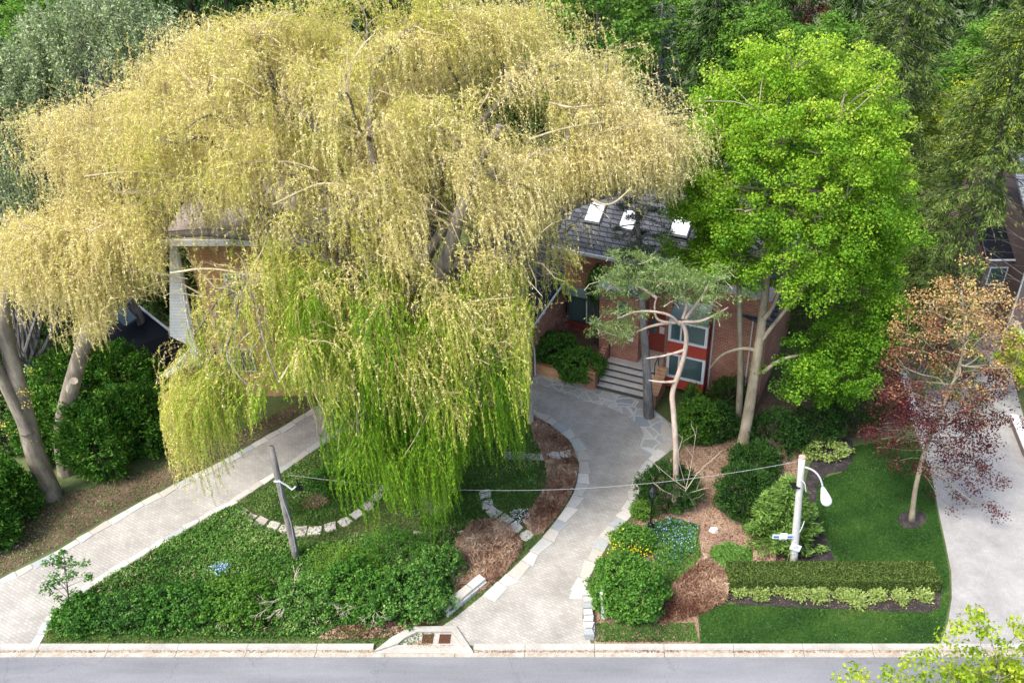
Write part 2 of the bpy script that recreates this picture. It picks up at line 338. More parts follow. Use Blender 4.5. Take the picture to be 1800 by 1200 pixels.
def copytree(o, loc, rotz=0, scale=1, label=None, parent=None):
    c = o.copy(); COL.objects.link(c); c.parent = parent
    if parent is None:
        c.location = [float(x) for x in loc]; c.rotation_euler = (0, 0, rotz); c.scale = (scale,) * 3 if np.isscalar(scale) else scale
        if label: c['label'] = label
    for ch in [x for x in o.children]: copytree(ch, None, parent=c)
    return c

# ------------------------------------------------------------------ vegetation builders
def curve(a, b, sag=0.0, n=7, wob=.06, up=.0):
    a = np.asarray(a, float); b = np.asarray(b, float); t = np.linspace(0, 1, n)[:, None]; L = np.linalg.norm(b - a)
    P = a + (b - a) * t; P[:, 2:3] += (up * 4 * t * (1 - t) - sag * 0) * L
    wv = rng.normal(size=3) * wob * L; w2 = rng.normal(size=3) * wob * L * .5
    return P + np.sin(t * np.pi) * wv + np.sin(t * 2 * np.pi) * w2
def grow(mb, trunk, r0, r1, batches, k=8):
    """trunk polyline, then batches of (targets, radius_start, radius_end, upward bow): each target joins the nearest wood below it"""
    trunk = np.asarray(trunk, float); n = len(trunk)
    t = np.linspace(0, 1, n * 4); P = np.stack([np.interp(t, np.linspace(0, 1, n), trunk[:, i]) for i in range(3)], 1)
    for _ in range(3): P[1:-1] = (P[:-2] + P[1:-1] * 2 + P[2:]) / 4
    rr = r0 + (r1 - r0) * t; rr[0] *= 1.5; rr[1] *= 1.2
    mb.tube(P, rr, k + 2); nodes = P[n:]; rad = rr[n:]
    for T, ra, rb, up, nseg in batches:
        newN = []; newR = []
        for q in T:
            d = nodes - q; dist = np.linalg.norm(d, axis=1) + np.maximum(nodes[:, 2] - q[2] + .2, 0) * 1.5
            i = int(np.argmin(dist)); C = curve(nodes[i], q, n=nseg, up=up); r_ = np.linspace(min(ra, rad[i] * .85), rb, nseg)
            mb.tube(C, r_, 6 if ra > .05 else 4 if ra > .02 else 3); newN.append(C[1:]); newR.append(r_[1:])
        if newN: nodes = np.concatenate([nodes] + newN); rad = np.concatenate([rad] + newR)
    return nodes
def ell_points(c, r, n, lo=.72, hi=1.0, zmin=-1.0, seed=0, lumpy=.12):
    d = rnd(n * 3); d = d[d[:, 2] > zmin][:n]; rad = u(lo, hi, len(d)) ** .6 * (1 + lumpy * lump(d, 4.0, seed) + lumpy * .6 * lump(d, 9.5, seed + 1))
    return np.asarray(c) + d * np.asarray(r) * rad[:, None], d
def clusters(centers, nper, spread, L, Wd, bias, out=None, vbase=.5, vr=.25, vc=.15, fold=.1, flat=.7):
    n = len(centers); C = np.repeat(centers, nper, 0); N_ = len(C); sp = np.repeat(u(.7, 1.25, n), nper)[:, None]
    off = rnd(N_) * (u(0, 1, N_) ** .45)[:, None] * spread * sp; off[:, 2] *= flat
    o = unit(off + 1e-6); N = unit(o * .6 + np.array([0, 0, bias]) + rnd(N_) * .7); D = unit(rnd(N_) + o * .5)
    D = unit(D - N * (D * N).sum(1, keepdims=True)); sc = u(.7, 1.3, N_)
    V, Fc = leaves(C + off, D, N, L * sc, Wd * sc, fold)
    vb = np.repeat(vbase if np.ndim(vbase) else np.full(n, vbase), nper)
    v = vb + np.repeat(u(-vc, vc, n) + .12 * lump(centers, 2.2, 3), nper) + u(-vr, vr, N_); return V, Fc, np.repeat(v, 4)
def merge(parts):
    V = []; Fc = []; v = []; n = 0
    for a, b, c in parts: V.append(a); Fc.append(b + n); v.append(c); n += len(a)
    return np.concatenate(V), np.concatenate(Fc), np.concatenate(v)
def broadleaf(name, label, base, centre, r, ncl, nper, spread, L, mat, bark, r0, group=None, trunk=None, extra=None, vb=.5, seed=1, zmin=-.75, Wd=None, twigs=True, vfun=None, lumpy=.14, cat='tree'):
    base = np.asarray(base, float); t = thing(name, label, cat, base, group)
    c, d = ell_points(centre, r, ncl, .45, 1, zmin, seed, lumpy)
    if extra is not None: c = np.concatenate([c, extra])
    if name == 'maple_tree':
        mx, my = pix(c)
        for (hx_, hy_, ha, hb_) in HM: kk = ((mx - hx_) / ha) ** 2 + ((my - hy_) / hb_) ** 2 > 1; c = c[kk]; mx = mx[kk]; my = my[kk]
    top = np.array([centre[0], centre[1], centre[2] + r[2] * .35]); mb = MB()
    tr = trunk if trunk is not None else [base - (0, 0, .2), base + (top - base) * .33 + (u(-.2, .2), u(-.2, .2), 0), base + (top - base) * .66, top]
    if twigs:
        hi_ = c[c[:, 2] > centre[2] - r[2] * .45]; k1 = hi_[rng.permutation(len(hi_))[:max(6, len(c) // 22)]]; src = hi_ if name == 'maple_tree' else c; k2 = src[rng.permutation(len(src))[:max(12, len(src) // 3)]]
        grow(mb, tr, r0, r0 * .25, [(k1 * .85 + top * .15, r0 * .4, r0 * .12, .05, 7), (k2, r0 * .12, .012, .04, 5)])
    else: grow(mb, tr, r0, r0 * .25, [(c[:10], r0 * .35, .03, .05, 5)])
    mb.build('trunk', bark, t, smooth=True)
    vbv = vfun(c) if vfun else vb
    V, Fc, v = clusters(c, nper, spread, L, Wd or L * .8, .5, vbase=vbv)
    mk('crown', V, Fc, mat, t, v); return t
def conifer(name, label, base, h, rad, mat, bark, nb=200, group=None, z0=.08, sprays=46, droop=.35, L=.26, Wd=.055, hang=.5, r0=.22, lean=(0, 0), power=.8, vr=.3, cat='tree'):
    base = np.asarray(base, float); t = thing(name, label, cat, base, group); mb = MB()
    top = base + (lean[0], lean[1], h); mb.tube(np.linspace(base - (0, 0, .2), top, 10), np.linspace(r0, .02, 10), 8)
    C = []; D = []; vv = []
    for i in range(nb):
        f = (i + u(0, 1)) / nb; f = z0 + (1 - z0) * f ** .9; a = i * 2.399 + u(-.3, .3)
        ln = rad * (1 - f) ** power * u(.75, 1.12) + .12; p0 = base + (top - base) * f; K = 7; s = np.linspace(0, 1, K)
        hx = np.array([math.cos(a), math.sin(a), 0]); zc = -droop * ln * s ** 1.3 + .10 * ln * s ** 3
        P = p0 + hx * (s * ln)[:, None]; P[:, 2] += zc
        if i % 2 == 0: mb.tube(P, np.linspace(.035, .008, K), 3)
        m = max(6, int(sprays * ln / rad)); q = u(.12, 1, m) ** .75; side = u(-1, 1, m)
        sx = np.array([-hx[1], hx[0], 0]); ctr = np.stack([np.interp(q, s, P[:, k]) for k in range(3)], 1)
        wid = .34 * ln * (1.05 - q) + .08; ctr = ctr + sx * (side * wid)[:, None]; ctr[:, 2] -= np.abs(side) * wid * .35 + u(0, 1, m) * hang * .3
        for j in range(4):
            n = m; dd = hx * (.5 + .4 * (1 - np.abs(side)))[:, None] + sx * (side * .9)[:, None] + np.array([0, 0, -hang]) + rng.normal(size=(n, 3)) * .26
            C.append(ctr + rng.normal(size=(n, 3)) * .07); D.append(dd); vv.append(.35 + .3 * q + u(-vr, vr, n) + u(-.1, .1))
    C = np.concatenate(C); D = np.concatenate(D); v = np.concatenate(vv)
    if name == 'spruce_tree' and base[0] > 14: mx, my = pix(C); kk = ~((mx > 1726 + 10 * np.sin(my / 9)) & (my > 398) & (rng.random(len(C)) < .97)) & ~((mx > 1768) & (my > 305) & (rng.random(len(C)) < .95)); C = C[kk]; D = D[kk]; v = v[kk]
    sc = u(.7, 1.4, len(C))
    V, Fc = leaves(C, D, rnd(len(C)) + np.array([0, 0, .8]), L * sc, Wd * sc, .2)
    mb.build('trunk', bark, t, smooth=True); mk('crown', V, Fc, mat, t, np.repeat(v, 4)); return t
def shrub(name, label, base, r, n, L, mat, group=None, seed=1, cz=None, Wd=None, spray=0, lumpy=.18, stems=True, bark=None, vb=.5, flowers=None, cat='shrub', lo=.55, nper=16, spread=.16):
    """low plant: lumpy crown of leaf clusters on a few stems"""
    base = np.asarray(base, float); r = np.asarray(r, float); t = thing(name, label, cat, base, group)
    c0 = base + (0, 0, cz if cz is not None else r[2] * .75); ncl = n // nper
    c, d = ell_points(c0, r, ncl, lo, 1, -.8, seed, lumpy); k = c[:, 2] > base[2] + .04; c = c[k]
    if spray:
        C = np.repeat(c, nper, 0) + rnd(len(c) * nper) * spread * u(.2, 1, (len(c) * nper, 1)); dd = np.repeat(d[k], nper, 0)
        V, Fc = leaves(C, dd * .8 + rng.normal(size=C.shape) * .5 + np.array([0, 0, spray]), rnd(len(C)), L * u(.7, 1.3, len(C)), (Wd or L * .3), .2)
        v = np.repeat(np.repeat(u(.15, .85, len(c)), nper) + u(-.3, .3, len(C)), 4)
    else: V, Fc, v = clusters(c, nper, spread, L, Wd or L * .75, .6, vbase=vb)
    V[:, 2] = np.maximum(V[:, 2], base[2] + .01)
    mb = MB()
    for q in c[::max(1, len(c) // 22)]: mb.tube(curve(base + (u(-.1, .1), u(-.1, .1), 0), q, n=5), np.linspace(.022, .006, 5), 4)
    mb.build('stems', bark or M['b_dark'], t); mk('foliage', V, Fc, mat, t, v)
    if flowers:
        fm, nf, fl = flowers; cc = c[rng.integers(0, len(c), nf)] + d[rng.integers(0, len(d), nf)] * .05 + rng.normal(size=(nf, 3)) * .1; cc[:, 2] += .12
        V, Fc = leaves(cc, rnd(nf), rnd(nf) + np.array([0, 0, 1.5]), fl, fl); mk('flowers', V, Fc, fm, t, np.repeat(u(0, 1, nf), 4))
    return t
def cover(name, poly, n, mat, h, L, label, keepout=(), vb=.5, clump=0, Wd=None, upd=.6, z=0.0, cat='ground cover', patch=1.3, hn=1.0):
    """leaves of a low carpet nobody could count"""
    p = scatter(poly, n, keepout); P3 = np.concatenate([p, np.zeros((len(p), 1))], 1)
    lm = lump(P3, patch, 5 + n % 17); l2 = lump(P3, patch * 4, 9 + n % 13)
    hh = h * (.55 + .45 * lm * hn + .25 * l2).clip(.12, 2); C = P3; C[:, 2] = z + u(.15, 1, len(p)) ** .7 * hh + .01
    D = rnd(len(p)) + np.array([0, 0, upd]); N = rnd(len(p)) + np.array([0, 0, 1.1]); sc = u(.6, 1.4, len(p))
    V, Fc = leaves(C, D, N, L * sc, (Wd or L * .7) * sc, .1); V[:, 2] = np.maximum(V[:, 2], z + .006)
    v = vb + .18 * l2 + .15 * lm + u(-.25, .25, len(p)) + .22 * lump(P3, .9, 77); o = mk(name, V, Fc, mat, None, np.repeat(v, 4)); return tag(o, label, cat, None, 'stuff')

# ================================================================== THE SETTING
V = [(-260, -120, 0), (260, -120, 0), (260, 360, 0), (-260, 360, 0)]
tag(mk('ground', V, [(0, 1, 2, 3)], M['base']), kind='structure')
RY = 18.63; CY = 19.12
tag(mk('road', [(-150, 8.5, .008), (150, 8.5, .008), (150, RY, .008), (-150, RY, .008)], [(0, 1, 2, 3)], M['asphalt']), kind='structure')
mb = MB()   # concrete gutter pan and low kerb in 2.4 m casts, dropped round the storm drain
gx0, gx1 = G(655, 1148)[0], G(832, 1148)[0]
for i in range(-14, 14):
    a, b_ = i * 2.4 + .5, i * 2.4 + 2.885
    for s0, s1 in ((a, min(b_, gx0)), (max(a, gx1), b_)) if not (b_ < gx0 or a > gx1) else ((a, b_),):
        if s1 - s0 < .1: continue
        mb.hexa([(s0, CY - .22, 0), (s1, CY - .22, 0), (s1, CY, 0), (s0, CY, 0), (s0, CY - .17, .11), (s1, CY - .17, .11), (s1, CY, .11), (s0, CY, .11)], u(.3, .7))
tag(mb.build('kerb', M['concrete']), kind='structure')
mb = MB()
for i in range(-14, 14):
    mb.box(i * 2.4 + .5, RY + .005, 0, i * 2.4 + 2.88, CY - .225, .014, u(.3, .7))
tag(mb.build('gutter', M['gutter']), kind='structure')
# paved semicircular drive
DR_OUT = [(-160, 1085), (0, 1018), (100, 968), (200, 908), (300, 855), (400, 805), (480, 760), (560, 712), (640, 672), (720, 645), (800, 632), (880, 635), (940, 648), (1000, 672), (1050, 683), (1130, 703), (1180, 745), (1188, 785), (1150, 815), (1128, 855), (1116, 900), (1080, 940), (1045, 995), (1026, 1045), (1024, 1090), (1040, 1134)]
DR_IN = [(755, 1134), (770, 1105), (800, 1085), (850, 1045), (900, 1000), (945, 955), (985, 905), (1012, 860), (1018, 815), (1002, 775), (965, 745), (920, 728), (860, 712), (780, 708), (700, 718), (640, 742), (570, 780), (500, 828), (420, 880), (330, 930), (240, 985), (150, 1038), (95, 1085), (70, 1134)]
_, PDR = sheet('driveway', DR_OUT + DR_IN + [(-160, 1134)], .012, M['pavers'])
_, PFL = sheet('flagstone_forecourt', [(840, 634), (940, 649), (1000, 673), (1050, 684), (1130, 704), (1180, 746), (1186, 783), (1150, 812), (1122, 790), (1135, 755), (1090, 722), (1010, 700), (930, 668), (840, 650)], .017, M['flag'], smooth=1)
_, PD2 = sheet('neighbour_driveway', [(1652, 1134), (1666, 1095), (1673, 1050), (1672, 1005), (1661, 950), (1650, 900), (1640, 845), (1622, 790), (1600, 735), (1585, 680), (1575, 620), (1565, 545), (1735, 505), (1760, 590), (1800, 735), (1900, 900), (2050, 1134)], .012, M['setts'])
PIN = [tuple(G(*p)[:2]) for p in DR_IN]
sheet('garden_island', DR_IN, .004, M['rough'])
_, PBR = sheet('dead_bed', [(930, 725), (965, 747), (1002, 777), (1017, 815), (1010, 858), (984, 903), (945, 950), (915, 915), (945, 885), (965, 850), (955, 800), (935, 765)], .008, M['bark_mulch'], smooth=1)
_, PBL = sheet('dead_bed', [(815, 930), (870, 915), (925, 955), (900, 995), (850, 1040), (805, 1055), (790, 1010)], .008, M['bark_mulch'], smooth=1)
_, PGR = sheet('verge', [(-200, 900), (0, 880), (150, 860), (330, 800), (560, 690), (640, 650), (660, 662), (560, 708), (480, 756), (400, 800), (300, 850), (200, 903), (100, 962), (0, 1012), (-200, 1080)], .006, M['soil'])
_, PRB = sheet('bark_path', [(1045, 1130), (1040, 1050), (1110, 930), (1120, 880), (1150, 830), (1200, 790), (1260, 730), (1420, 730), (1420, 800), (1380, 900), (1420, 970), (1380, 1020), (1270, 1030), (1235, 1060), (1232, 1130)], .006, M['bark_mulch'])
_, PLW = sheet('lawn', [(1230, 1131), (1226, 1064), (1300, 1062), (1420, 1010), (1450, 960), (1425, 900), (1430, 845), (1480, 830), (1500, 785), (1580, 772), (1612, 775), (1636, 840), (1646, 895), (1657, 950), (1668, 1005), (1669, 1050), (1662, 1093), (1649, 1131)], .010, M['lawn'])
_, PM1 = sheet('mulch_bed', [(1277, 1000), (1279, 1052), (1296, 1063), (1400, 1068), (1630, 1077), (1652, 1068), (1656, 1030), (1650, 1005)], .014, M['mulch'])
_, PM2 = sheet('mulch_bed', [(1362, 1000), (1366, 960), (1400, 925), (1412, 860), (1428, 800), (1500, 760), (1500, 825), (1440, 835), (1432, 900), (1450, 940), (1464, 975), (1470, 1000)], .016, M['mulch'], smooth=1)
_, PM3 = sheet('mulch_ring', [(1577, 912), (1585, 900), (1605, 896), (1626, 900), (1630, 912), (1620, 926), (1600, 930), (1583, 925)], .016, M['mulch'], smooth=2)
sheet('side_yard', [(1240, 700), (1560, 600), (1600, 735), (1575, 765), (1500, 770), (1420, 790), (1300, 760)], .0065, M['soil'])

# driveway edging: irregular flagstones laid along both sides
def edging(path, w0, w1, step, side, seed, z=.028):
    r = np.random.default_rng(seed); P = np.array([G(*p)[:2] for p in path]); seg = np.linalg.norm(np.diff(P, axis=0), axis=1); s = np.r_[0, np.cumsum(seg)]
    mb = MB(); t = 0
    at = lambda q: np.array([np.interp(q, s, P[:, 0]), np.interp(q, s, P[:, 1])])
    while t < s[-1] - .3:
        ln = r.uniform(*step); a = at(t); b = at(min(t + ln - .03, s[-1])); d = unit(b - a); nn = np.array([-d[1], d[0]]) * side
        wa, wb = r.uniform(w0, w1, 2); j = r.uniform(-.03, .05, 2)
        q = [a + nn * j[0], b + nn * j[1], b + nn * (wb), a + nn * (wa)]
        if side < 0: q = q[::-1]
        mb.prism(q, .005, z + r.uniform(0, .012), r.uniform(0, 1), .03); t += ln
    return mb
e = edging(DR_OUT[1:15], .28, .45, (.5, .9), -1, 3); tag(e.build('driveway_edging', M['stone']), kind='structure')
e = edging(DR_OUT[16:24], .35, .6, (.45, .9), -1, 4); tag(e.build('driveway_edging', M['stone']), kind='structure')
e = edging(DR_IN[3:12], .38, .60, (.45, .9), -1, 5); tag(e.build('driveway_edging', M['stone']), kind='structure')
e = edging(DR_IN[12:24], .22, .36, (.5, .9), -1, 6); tag(e.build('driveway_edging', M['stone']), kind='structure')

# ------------------------------------------------------------------ stepping stones
prev = None
def stones(path, n, size, group, labels, seed):
    r = np.random.default_rng(seed); P = np.array([G(*p)[:2] for p in path]); s = np.r_[0, np.cumsum(np.linalg.norm(np.diff(P, axis=0), axis=1))]
    for i in range(n):
        t = s[-1] * (i + .5) / n; c = np.array([np.interp(t, s, P[:, 0]), np.interp(t, s, P[:, 1])])
        c2 = np.array([np.interp(t + .1, s, P[:, 0]), np.interp(t + .1, s, P[:, 1])]); d = unit(c2 - c + 1e-6); nn = np.array([-d[1], d[0]])
        w_, h_ = size * r.uniform(.85, 1.15), size * r.uniform(.8, 1.1)
        q = [c + d * (x * w_ / 2) * r.uniform(.8, 1.1) + nn * (y * h_ / 2) * r.uniform(.8, 1.1) for x, y in ((-1, -1), (0, -1.08), (1, -1), (1.1, 0), (1, 1), (0, 1.05), (-1, 1), (-1.06, 0))]
        if np.cross(d, nn) < 0: q = q[::-1]
        mb = MB(); mb.prism(q, 0, .05 + r.uniform(0, .02), r.uniform(0, 1), .06)
        tag(mb.build('stepping_stone', M['step'], origin=(c[0], c[1], 0)), labels(i), 'stepping stone', group)
ordw = ['first', 'second', 'third', 'fourth', 'fifth', 'sixth', 'seventh', 'eighth', 'ninth', 'tenth', 'eleventh', 'twelfth', 'thirteenth', 'fourteenth', 'fifteenth']
stones([(402, 882), (420, 898), (448, 914), (480, 926), (522, 934), (560, 932), (600, 922), (635, 900), (665, 872), (685, 850)], 14, .50, 'stepping stones curving past the leaning utility pole',
       lambda i: f'pale stepping stone, {ordw[i]} from the driveway along the arc past the leaning pole', 21)
stones([(852, 860), (858, 895), (885, 912), (910, 930), (935, 948)], 6, .56, 'stepping stones leading to the driveway',
       lambda i: f'square grey stepping stone, {ordw[i]} from the top of the row running to the driveway curve', 22)
stones([(885, 800), (930, 803), (970, 803), (1004, 797)], 6, .50, 'stepping stones crossing the dead bed',
       lambda i: f'pale stepping stone, {ordw[i]} from the left in the short level row beside the driveway bend', 23)
stones([(720, 938), (775, 946), (825, 938)], 4, .42, 'sunken stones in the ground cover',
       lambda i: f'half buried flat stone, {ordw[i]} from the left in the ground cover below the willow', 24)

# ------------------------------------------------------------------ low stone walls and slabs at the drive mouth
a, b_ = G(787, 1085)[:2], G(857, 1027)[:2]; d = unit(b_ - a); nn = np.array([-d[1], d[0]])
t = thing('stone_wall', 'low two course grey stone wall left of the driveway mouth', 'wall', (a[0], a[1], 0))
for nm, z0, z1, o0, wd, k in (('lower_course', 0, .17, 0.0, .42, 5), ('coping', .173, .30, .07, .34, 3)):
    mb = MB(); L_ = np.linalg.norm(b_ - a)
    for i in range(k):
        s0, s1 = L_ * i / k + .01, L_ * (i + 1) / k - .012; j = u(-.015, .015)
        mb.prism([a + d * s0 + nn * (o0 + j), a + d * s1 + nn * (o0 + j), a + d * s1 + nn * (o0 + wd), a + d * s0 + nn * (o0 + wd)], z0, z1, u(.05, .5), .03)
    mb.build(nm, M['stone'], t)
a, b_ = G(1036, 1125)[:2], G(1032, 1045)[:2]; d = unit(b_ - a); nn = np.array([-d[1], d[0]]); L_ = np.linalg.norm(b_ - a)
t = thing('stone_wall', 'low wall of tumbled grey blocks right of the driveway mouth', 'wall', (a[0], a[1], 0))
for nm, z0, z1, wd, k in (('lower_course', 0, .16, .36, 6), ('coping', .163, .29, .31, 7)):
    mb = MB()
    for i in range(k):
        s0, s1 = L_ * i / k + .015, L_ * (i + 1) / k - .02; j, j2 = u(-.05, .05, 2)
        mb.prism([a + d * s0 - nn * (wd / 2 + j), a + d * s1 - nn * (wd / 2 + j2), a + d * s1 + nn * (wd / 2 + j), a + d * s0 + nn * (wd / 2 - j2)], z0, z1 + u(0, .03), u(.0, .4), .05)
    mb.build(nm, M['stone'], t)
c = G(1015, 1042); mb = MB(); mb.prism([G(1001, 1051)[:2], G(1024, 1051)[:2], G(1030, 1034)[:2], G(1010, 1032)[:2]], .01, .07, 1, .02)
tag(mb.build('paving_slab', M['white'], origin=(c[0], c[1], 0)), 'white painted flat slab at the right edge of the driveway mouth', 'slab')
# white marker board on stake
c = G(1058, 1092); t = thing('marker_post', 'white painted marker post leaning beside the yellow flowered shrub', 'post', c)
mb = MB(); P0 = G(1060, 1090); P1 = W(1057, 1040, P0[1] + .15)
mb.hexa([P0 + (-.05, -.02, .05), P0 + (.05, -.02, .05), P0 + (.05, .02, .05), P0 + (-.05, .02, .05), P1 + (-.05, -.02, 0), P1 + (.05, -.02, 0), P1 + (.05, .02, 0), P1 + (-.05, .02, 0)])
mb.build('board', M['white'], t)
mb = MB(); mb.hexa([P0 + (.06, .04, .15), P0 + (.11, .04, .15), P0 + (.11, .07, .15), P0 + (.06, .07, .15), P1 + (.01, .04, -.1), P1 + (.05, .04, -.1), P1 + (.05, .07, -.1), P1 + (.01, .07, -.1)]); mb.build('brace', M['white'], t)
mb = MB(); mb.tube([P0 + (0, 0, -.05), P0 + (0, 0, .3)], .02, 5); mb.build('stake', M['galv'], t)

# ------------------------------------------------------------------ storm drain cast into the kerb
c = G(765, 1146); t = thing('storm_drain', 'concrete storm drain surround with two rusty grates in the kerb', 'drain', c)
mb = MB(); q = [G(*p)[:2] for p in ((657, 1148), (690, 1122), (725, 1104), (802, 1103), (832, 1148))]; qi = [G(*p)[:2] for p in ((700, 1134), (712, 1124), (735, 1113), (795, 1113), (812, 1136))]
for i in range(4):
    mb.prism([q[i], qi[i], qi[i + 1], q[i + 1]], 0, .12, u(.4, .7))
mb.prism([q[4], qi[4], qi[0], q[0]], 0, .045, .6)
mb.prism([qi[0], qi[4], qi[3], qi[2], qi[1]], 0, .02, .3); mb.build('surround', M['concrete'], t)
for x0, x1 in ((741, 763), (771, 793)):
    A = G(x0, 1131)[:2]; B = G(x1, 1116)[:2]; mb = MB()
    mb.box(A[0], A[1], .024, B[0], B[1], .035)
    for k in range(7):
        x = A[0] + (B[0] - A[0]) * k / 6.6; mb.box(x, A[1], .036, x + .022, B[1], .062)
    for y in (A[1], B[1] - .02): mb.box(A[0] - .01, y, .037, B[0] + .01, y + .02, .068)
    mb.build('grate', M['rust'], t)

# ------------------------------------------------------------------ poles, lamp, cable, lantern
b0 = G(522, 982); tp = W(476, 785, b0[1]); t = thing('utility_pole', 'weathered leaning wooden utility pole in the ground cover', 'pole', b0)
mb = MB(); mb.tube(np.linspace(b0 - (0, 0, .2), tp, 8), np.linspace(.15, .11, 8), 10); mb.build('shaft', M['polew'], t, smooth=True)
k0 = b0 + (tp - b0) * .72
mb = MB(); mb.tube([k0 + (.08, -.12, .15), k0 + (.05, -.16, -.7), k0 + (.12, -.14, -1.9), b0 + (tp - b0) * .1 + (.1, -.13, 0)], .02, 5); mb.build('conduit', M['galv'], t)
mb = MB(); br = [k0 + (-.12, -.1, .05), k0 + (.1, -.15, .1), k0 + (.3, -.1, -.15), k0 + (.45, -.1, -.35), k0 + (.6, -.1, -.2)]; mb.tube(br, .035, 6); mb.build('bracket', M['lampw'], t)
mb = MB(); mb.box(*(k0 + (.62, -.16, -.36)), *(k0 + (.80, -.02, -.22))); mb.tube([k0 + (.72, -.1, -.2), k0 + (.7, -.1, .12)], .03, 6); mb.build('splice_box', M['iron'], t)
L0 = G(1395, 993); LT = W(1410, 803, L0[1]); t = thing('street_lamp', 'concrete street lamp pole with curved arm behind the clipped hedge', 'street lamp', L0)
mb = MB(); mb.tube(np.linspace(L0 - (0, 0, .2), LT, 8), np.linspace(.155, .115, 8), 12); mb.build('shaft', M['polec'], t, smooth=True)
mb = MB(); mb.tube([LT + (0, 0, -.01), LT + (0, 0, .02)], .12, 12); mb.build('cap', M['b_pink'], t)
arm = [LT + (.05, 0, -.42), LT + (.4, -.12, -.46), LT + (.62, -.25, -.62), LT + (.75, -.35, -.9), LT + (.8, -.4, -1.1)]
mb = MB(); mb.tube(smoothpoly(arm, 2, False), .035, 6); mb.tube(smoothpoly([LT + (.02, -.1, -.95), LT + (.2, -.2, -1.0), LT + (.28, -.25, -1.4)], 2, False), .025, 5); mb.build('arm', M['galv'], t, smooth=True)
hd = unit(np.array([.22, -.35, -.65])); H0 = arm[-1] - hd * .05
mb = MB(); mb.tube([H0 + hd * x for x in (0, .08, .2, .35, .5, .62, .70)], [.05, .09, .12, .17, .20, .17, .06], 14); mb.build('lamp_head', M['lampw'], t, smooth=True)
mb = MB(); mb.box(LT[0] - .2, LT[1] - .15, LT[2] - 1.35, LT[0] + .09, LT[1] + .13, LT[2] - 1.31); mb.build('band', M['iron'], t)
def Lp(f): return L0 + (LT - L0) * f
s = Lp(.27) + (-.50, -.12, .2); mb = MB(); mb.box(s[0] - .42, s[1] - .012, s[2] - .10, s[0] + .36, s[1] + .012, s[2] + .10); mb.prism([(s[0] - .14, s[1] - .013), (s[0] + .12, s[1] - .013), (s[0] + .12, s[1] + .013), (s[0] - .14, s[1] + .013)], s[2] - .15, s[2] + .16)
sg = mb.build('street_sign', M['lampw'], t); sg['label'] = 'white street name plate with blue bands'
mb = MB(); mb.box(s[0] - .38, s[1] - .022, s[2] - .045, s[0] - .18, s[1] - .0135, s[2] + .045); mb.box(s[0] + .14, s[1] - .022, s[2] - .045, s[0] + .33, s[1] - .0135, s[2] + .045); mb.box(s[0] - .08, s[1] - .022, s[2] - .11, s[0] + .07, s[1] - .0145, s[2] - .085); bb = mk('lettering', np.array(mb.V) - np.array(L0), mb.F, M['blue'], None); bb.parent = sg
s = Lp(.22); mb = MB(); mb.slab([s + (-.25, -.19, -.10), s + (.14, -.19, -.27), s + (.20, -.19, .02), s + (-.19, -.19, .22)][0:4], .02); sg = mb.build('notice_plate', M['lampw'], t); sg['label'] = 'tilted white plate low on the pole'
mb = MB()
for i in range(3): mb.box(s[0] - .13 + i * .02, s[1] - .2, s[2] - .04 + i * .05 - .02, s[0] + .09, s[1] - .193, s[2] - .025 + i * .05 - .02)
bb = mk('lettering', np.array(mb.V) - np.array(L0), mb.F, M['galv'], None); bb.parent = sg
s = Lp(.37) + (.2, .0, 0); mb = MB(); mb.slab([s + (-.08, -.1, -.15), s + (.08, .12, -.12), s + (.10, .12, .22), s + (-.02, -.1, .18)], .02); mb.build('side_plate', M['lampw'], t)
# span cable 
A = Lp(.965) + (-.1, 0, 0); B = b0 + (tp - b0) * .78 + (.35, 0, -.05); n = 60; q = np.linspace(0, 1, n)
C_ = A + (B - A) * q[:, None]; C_[:, 2] -= 4 * q * (1 - q) * 1.05; C_[:, 1] += 0
mb = MB(); mb.tube(C_, .008, 5); m0 = mk('overhead_cable', mb.V, mb.F, M['cable'], None, None, True, origin=tuple(A))
tag(m0, 'thin overhead cable sagging from the street lamp to the leaning pole', 'cable')
c = G(1143, 930); t = thing('garden_lantern', 'black iron lantern post beside the blue flowers at the drive edge', 'lamp post', c)
mb = MB(); mb.tube([c + (0, 0, z) for z in (0, .06, .12, .3, .36)], [.17, .17, .12, .11, .04], 12); mb.build('base', M['iron'], t, smooth=True)
mb = MB(); mb.tube([c + (0, 0, .3), c + (0, 0, 1.75)], .035, 8); mb.tube([c + (-.14, 0, 1.5), c + (.14, 0, 1.5)], .015, 5); mb.build('post', M['iron'], t)
mb = MB(); mb.tube([c + (0, 0, z) for z in (1.75, 1.8, 2.1)], [.05, .09, .15], 6); mb.build('lantern', M['glass'], t)
mb = MB(); mb.tube([c + (0, 0, z) for z in (2.1, 2.13, 2.28, 2.36)], [.19, .18, .05, .015], 6)
for k in range(6):
    an = k * math.pi / 3; mb.tube([c + (.095 * math.cos(an), .095 * math.sin(an), 1.79), c + (.155 * math.cos(an), .155 * math.sin(an), 2.11)], .012, 4)
mb.build('cap', M['iron'], t)
c = G(1106, 958); t = thing('path_light', 'small silver path light at the edge of the yellow flowered shrub', 'light', c)
mb = MB(); mb.tube([c, c + (0, 0, .4)], .015, 5); mb.build('stake', M['iron'], t)
mb = MB(); mb.tube([c + (0, 0, z) for z in (.36, .42, .50)], [.08, .09, .02], 10); mb.build('lamp_head', M['galv'], t, smooth=True)

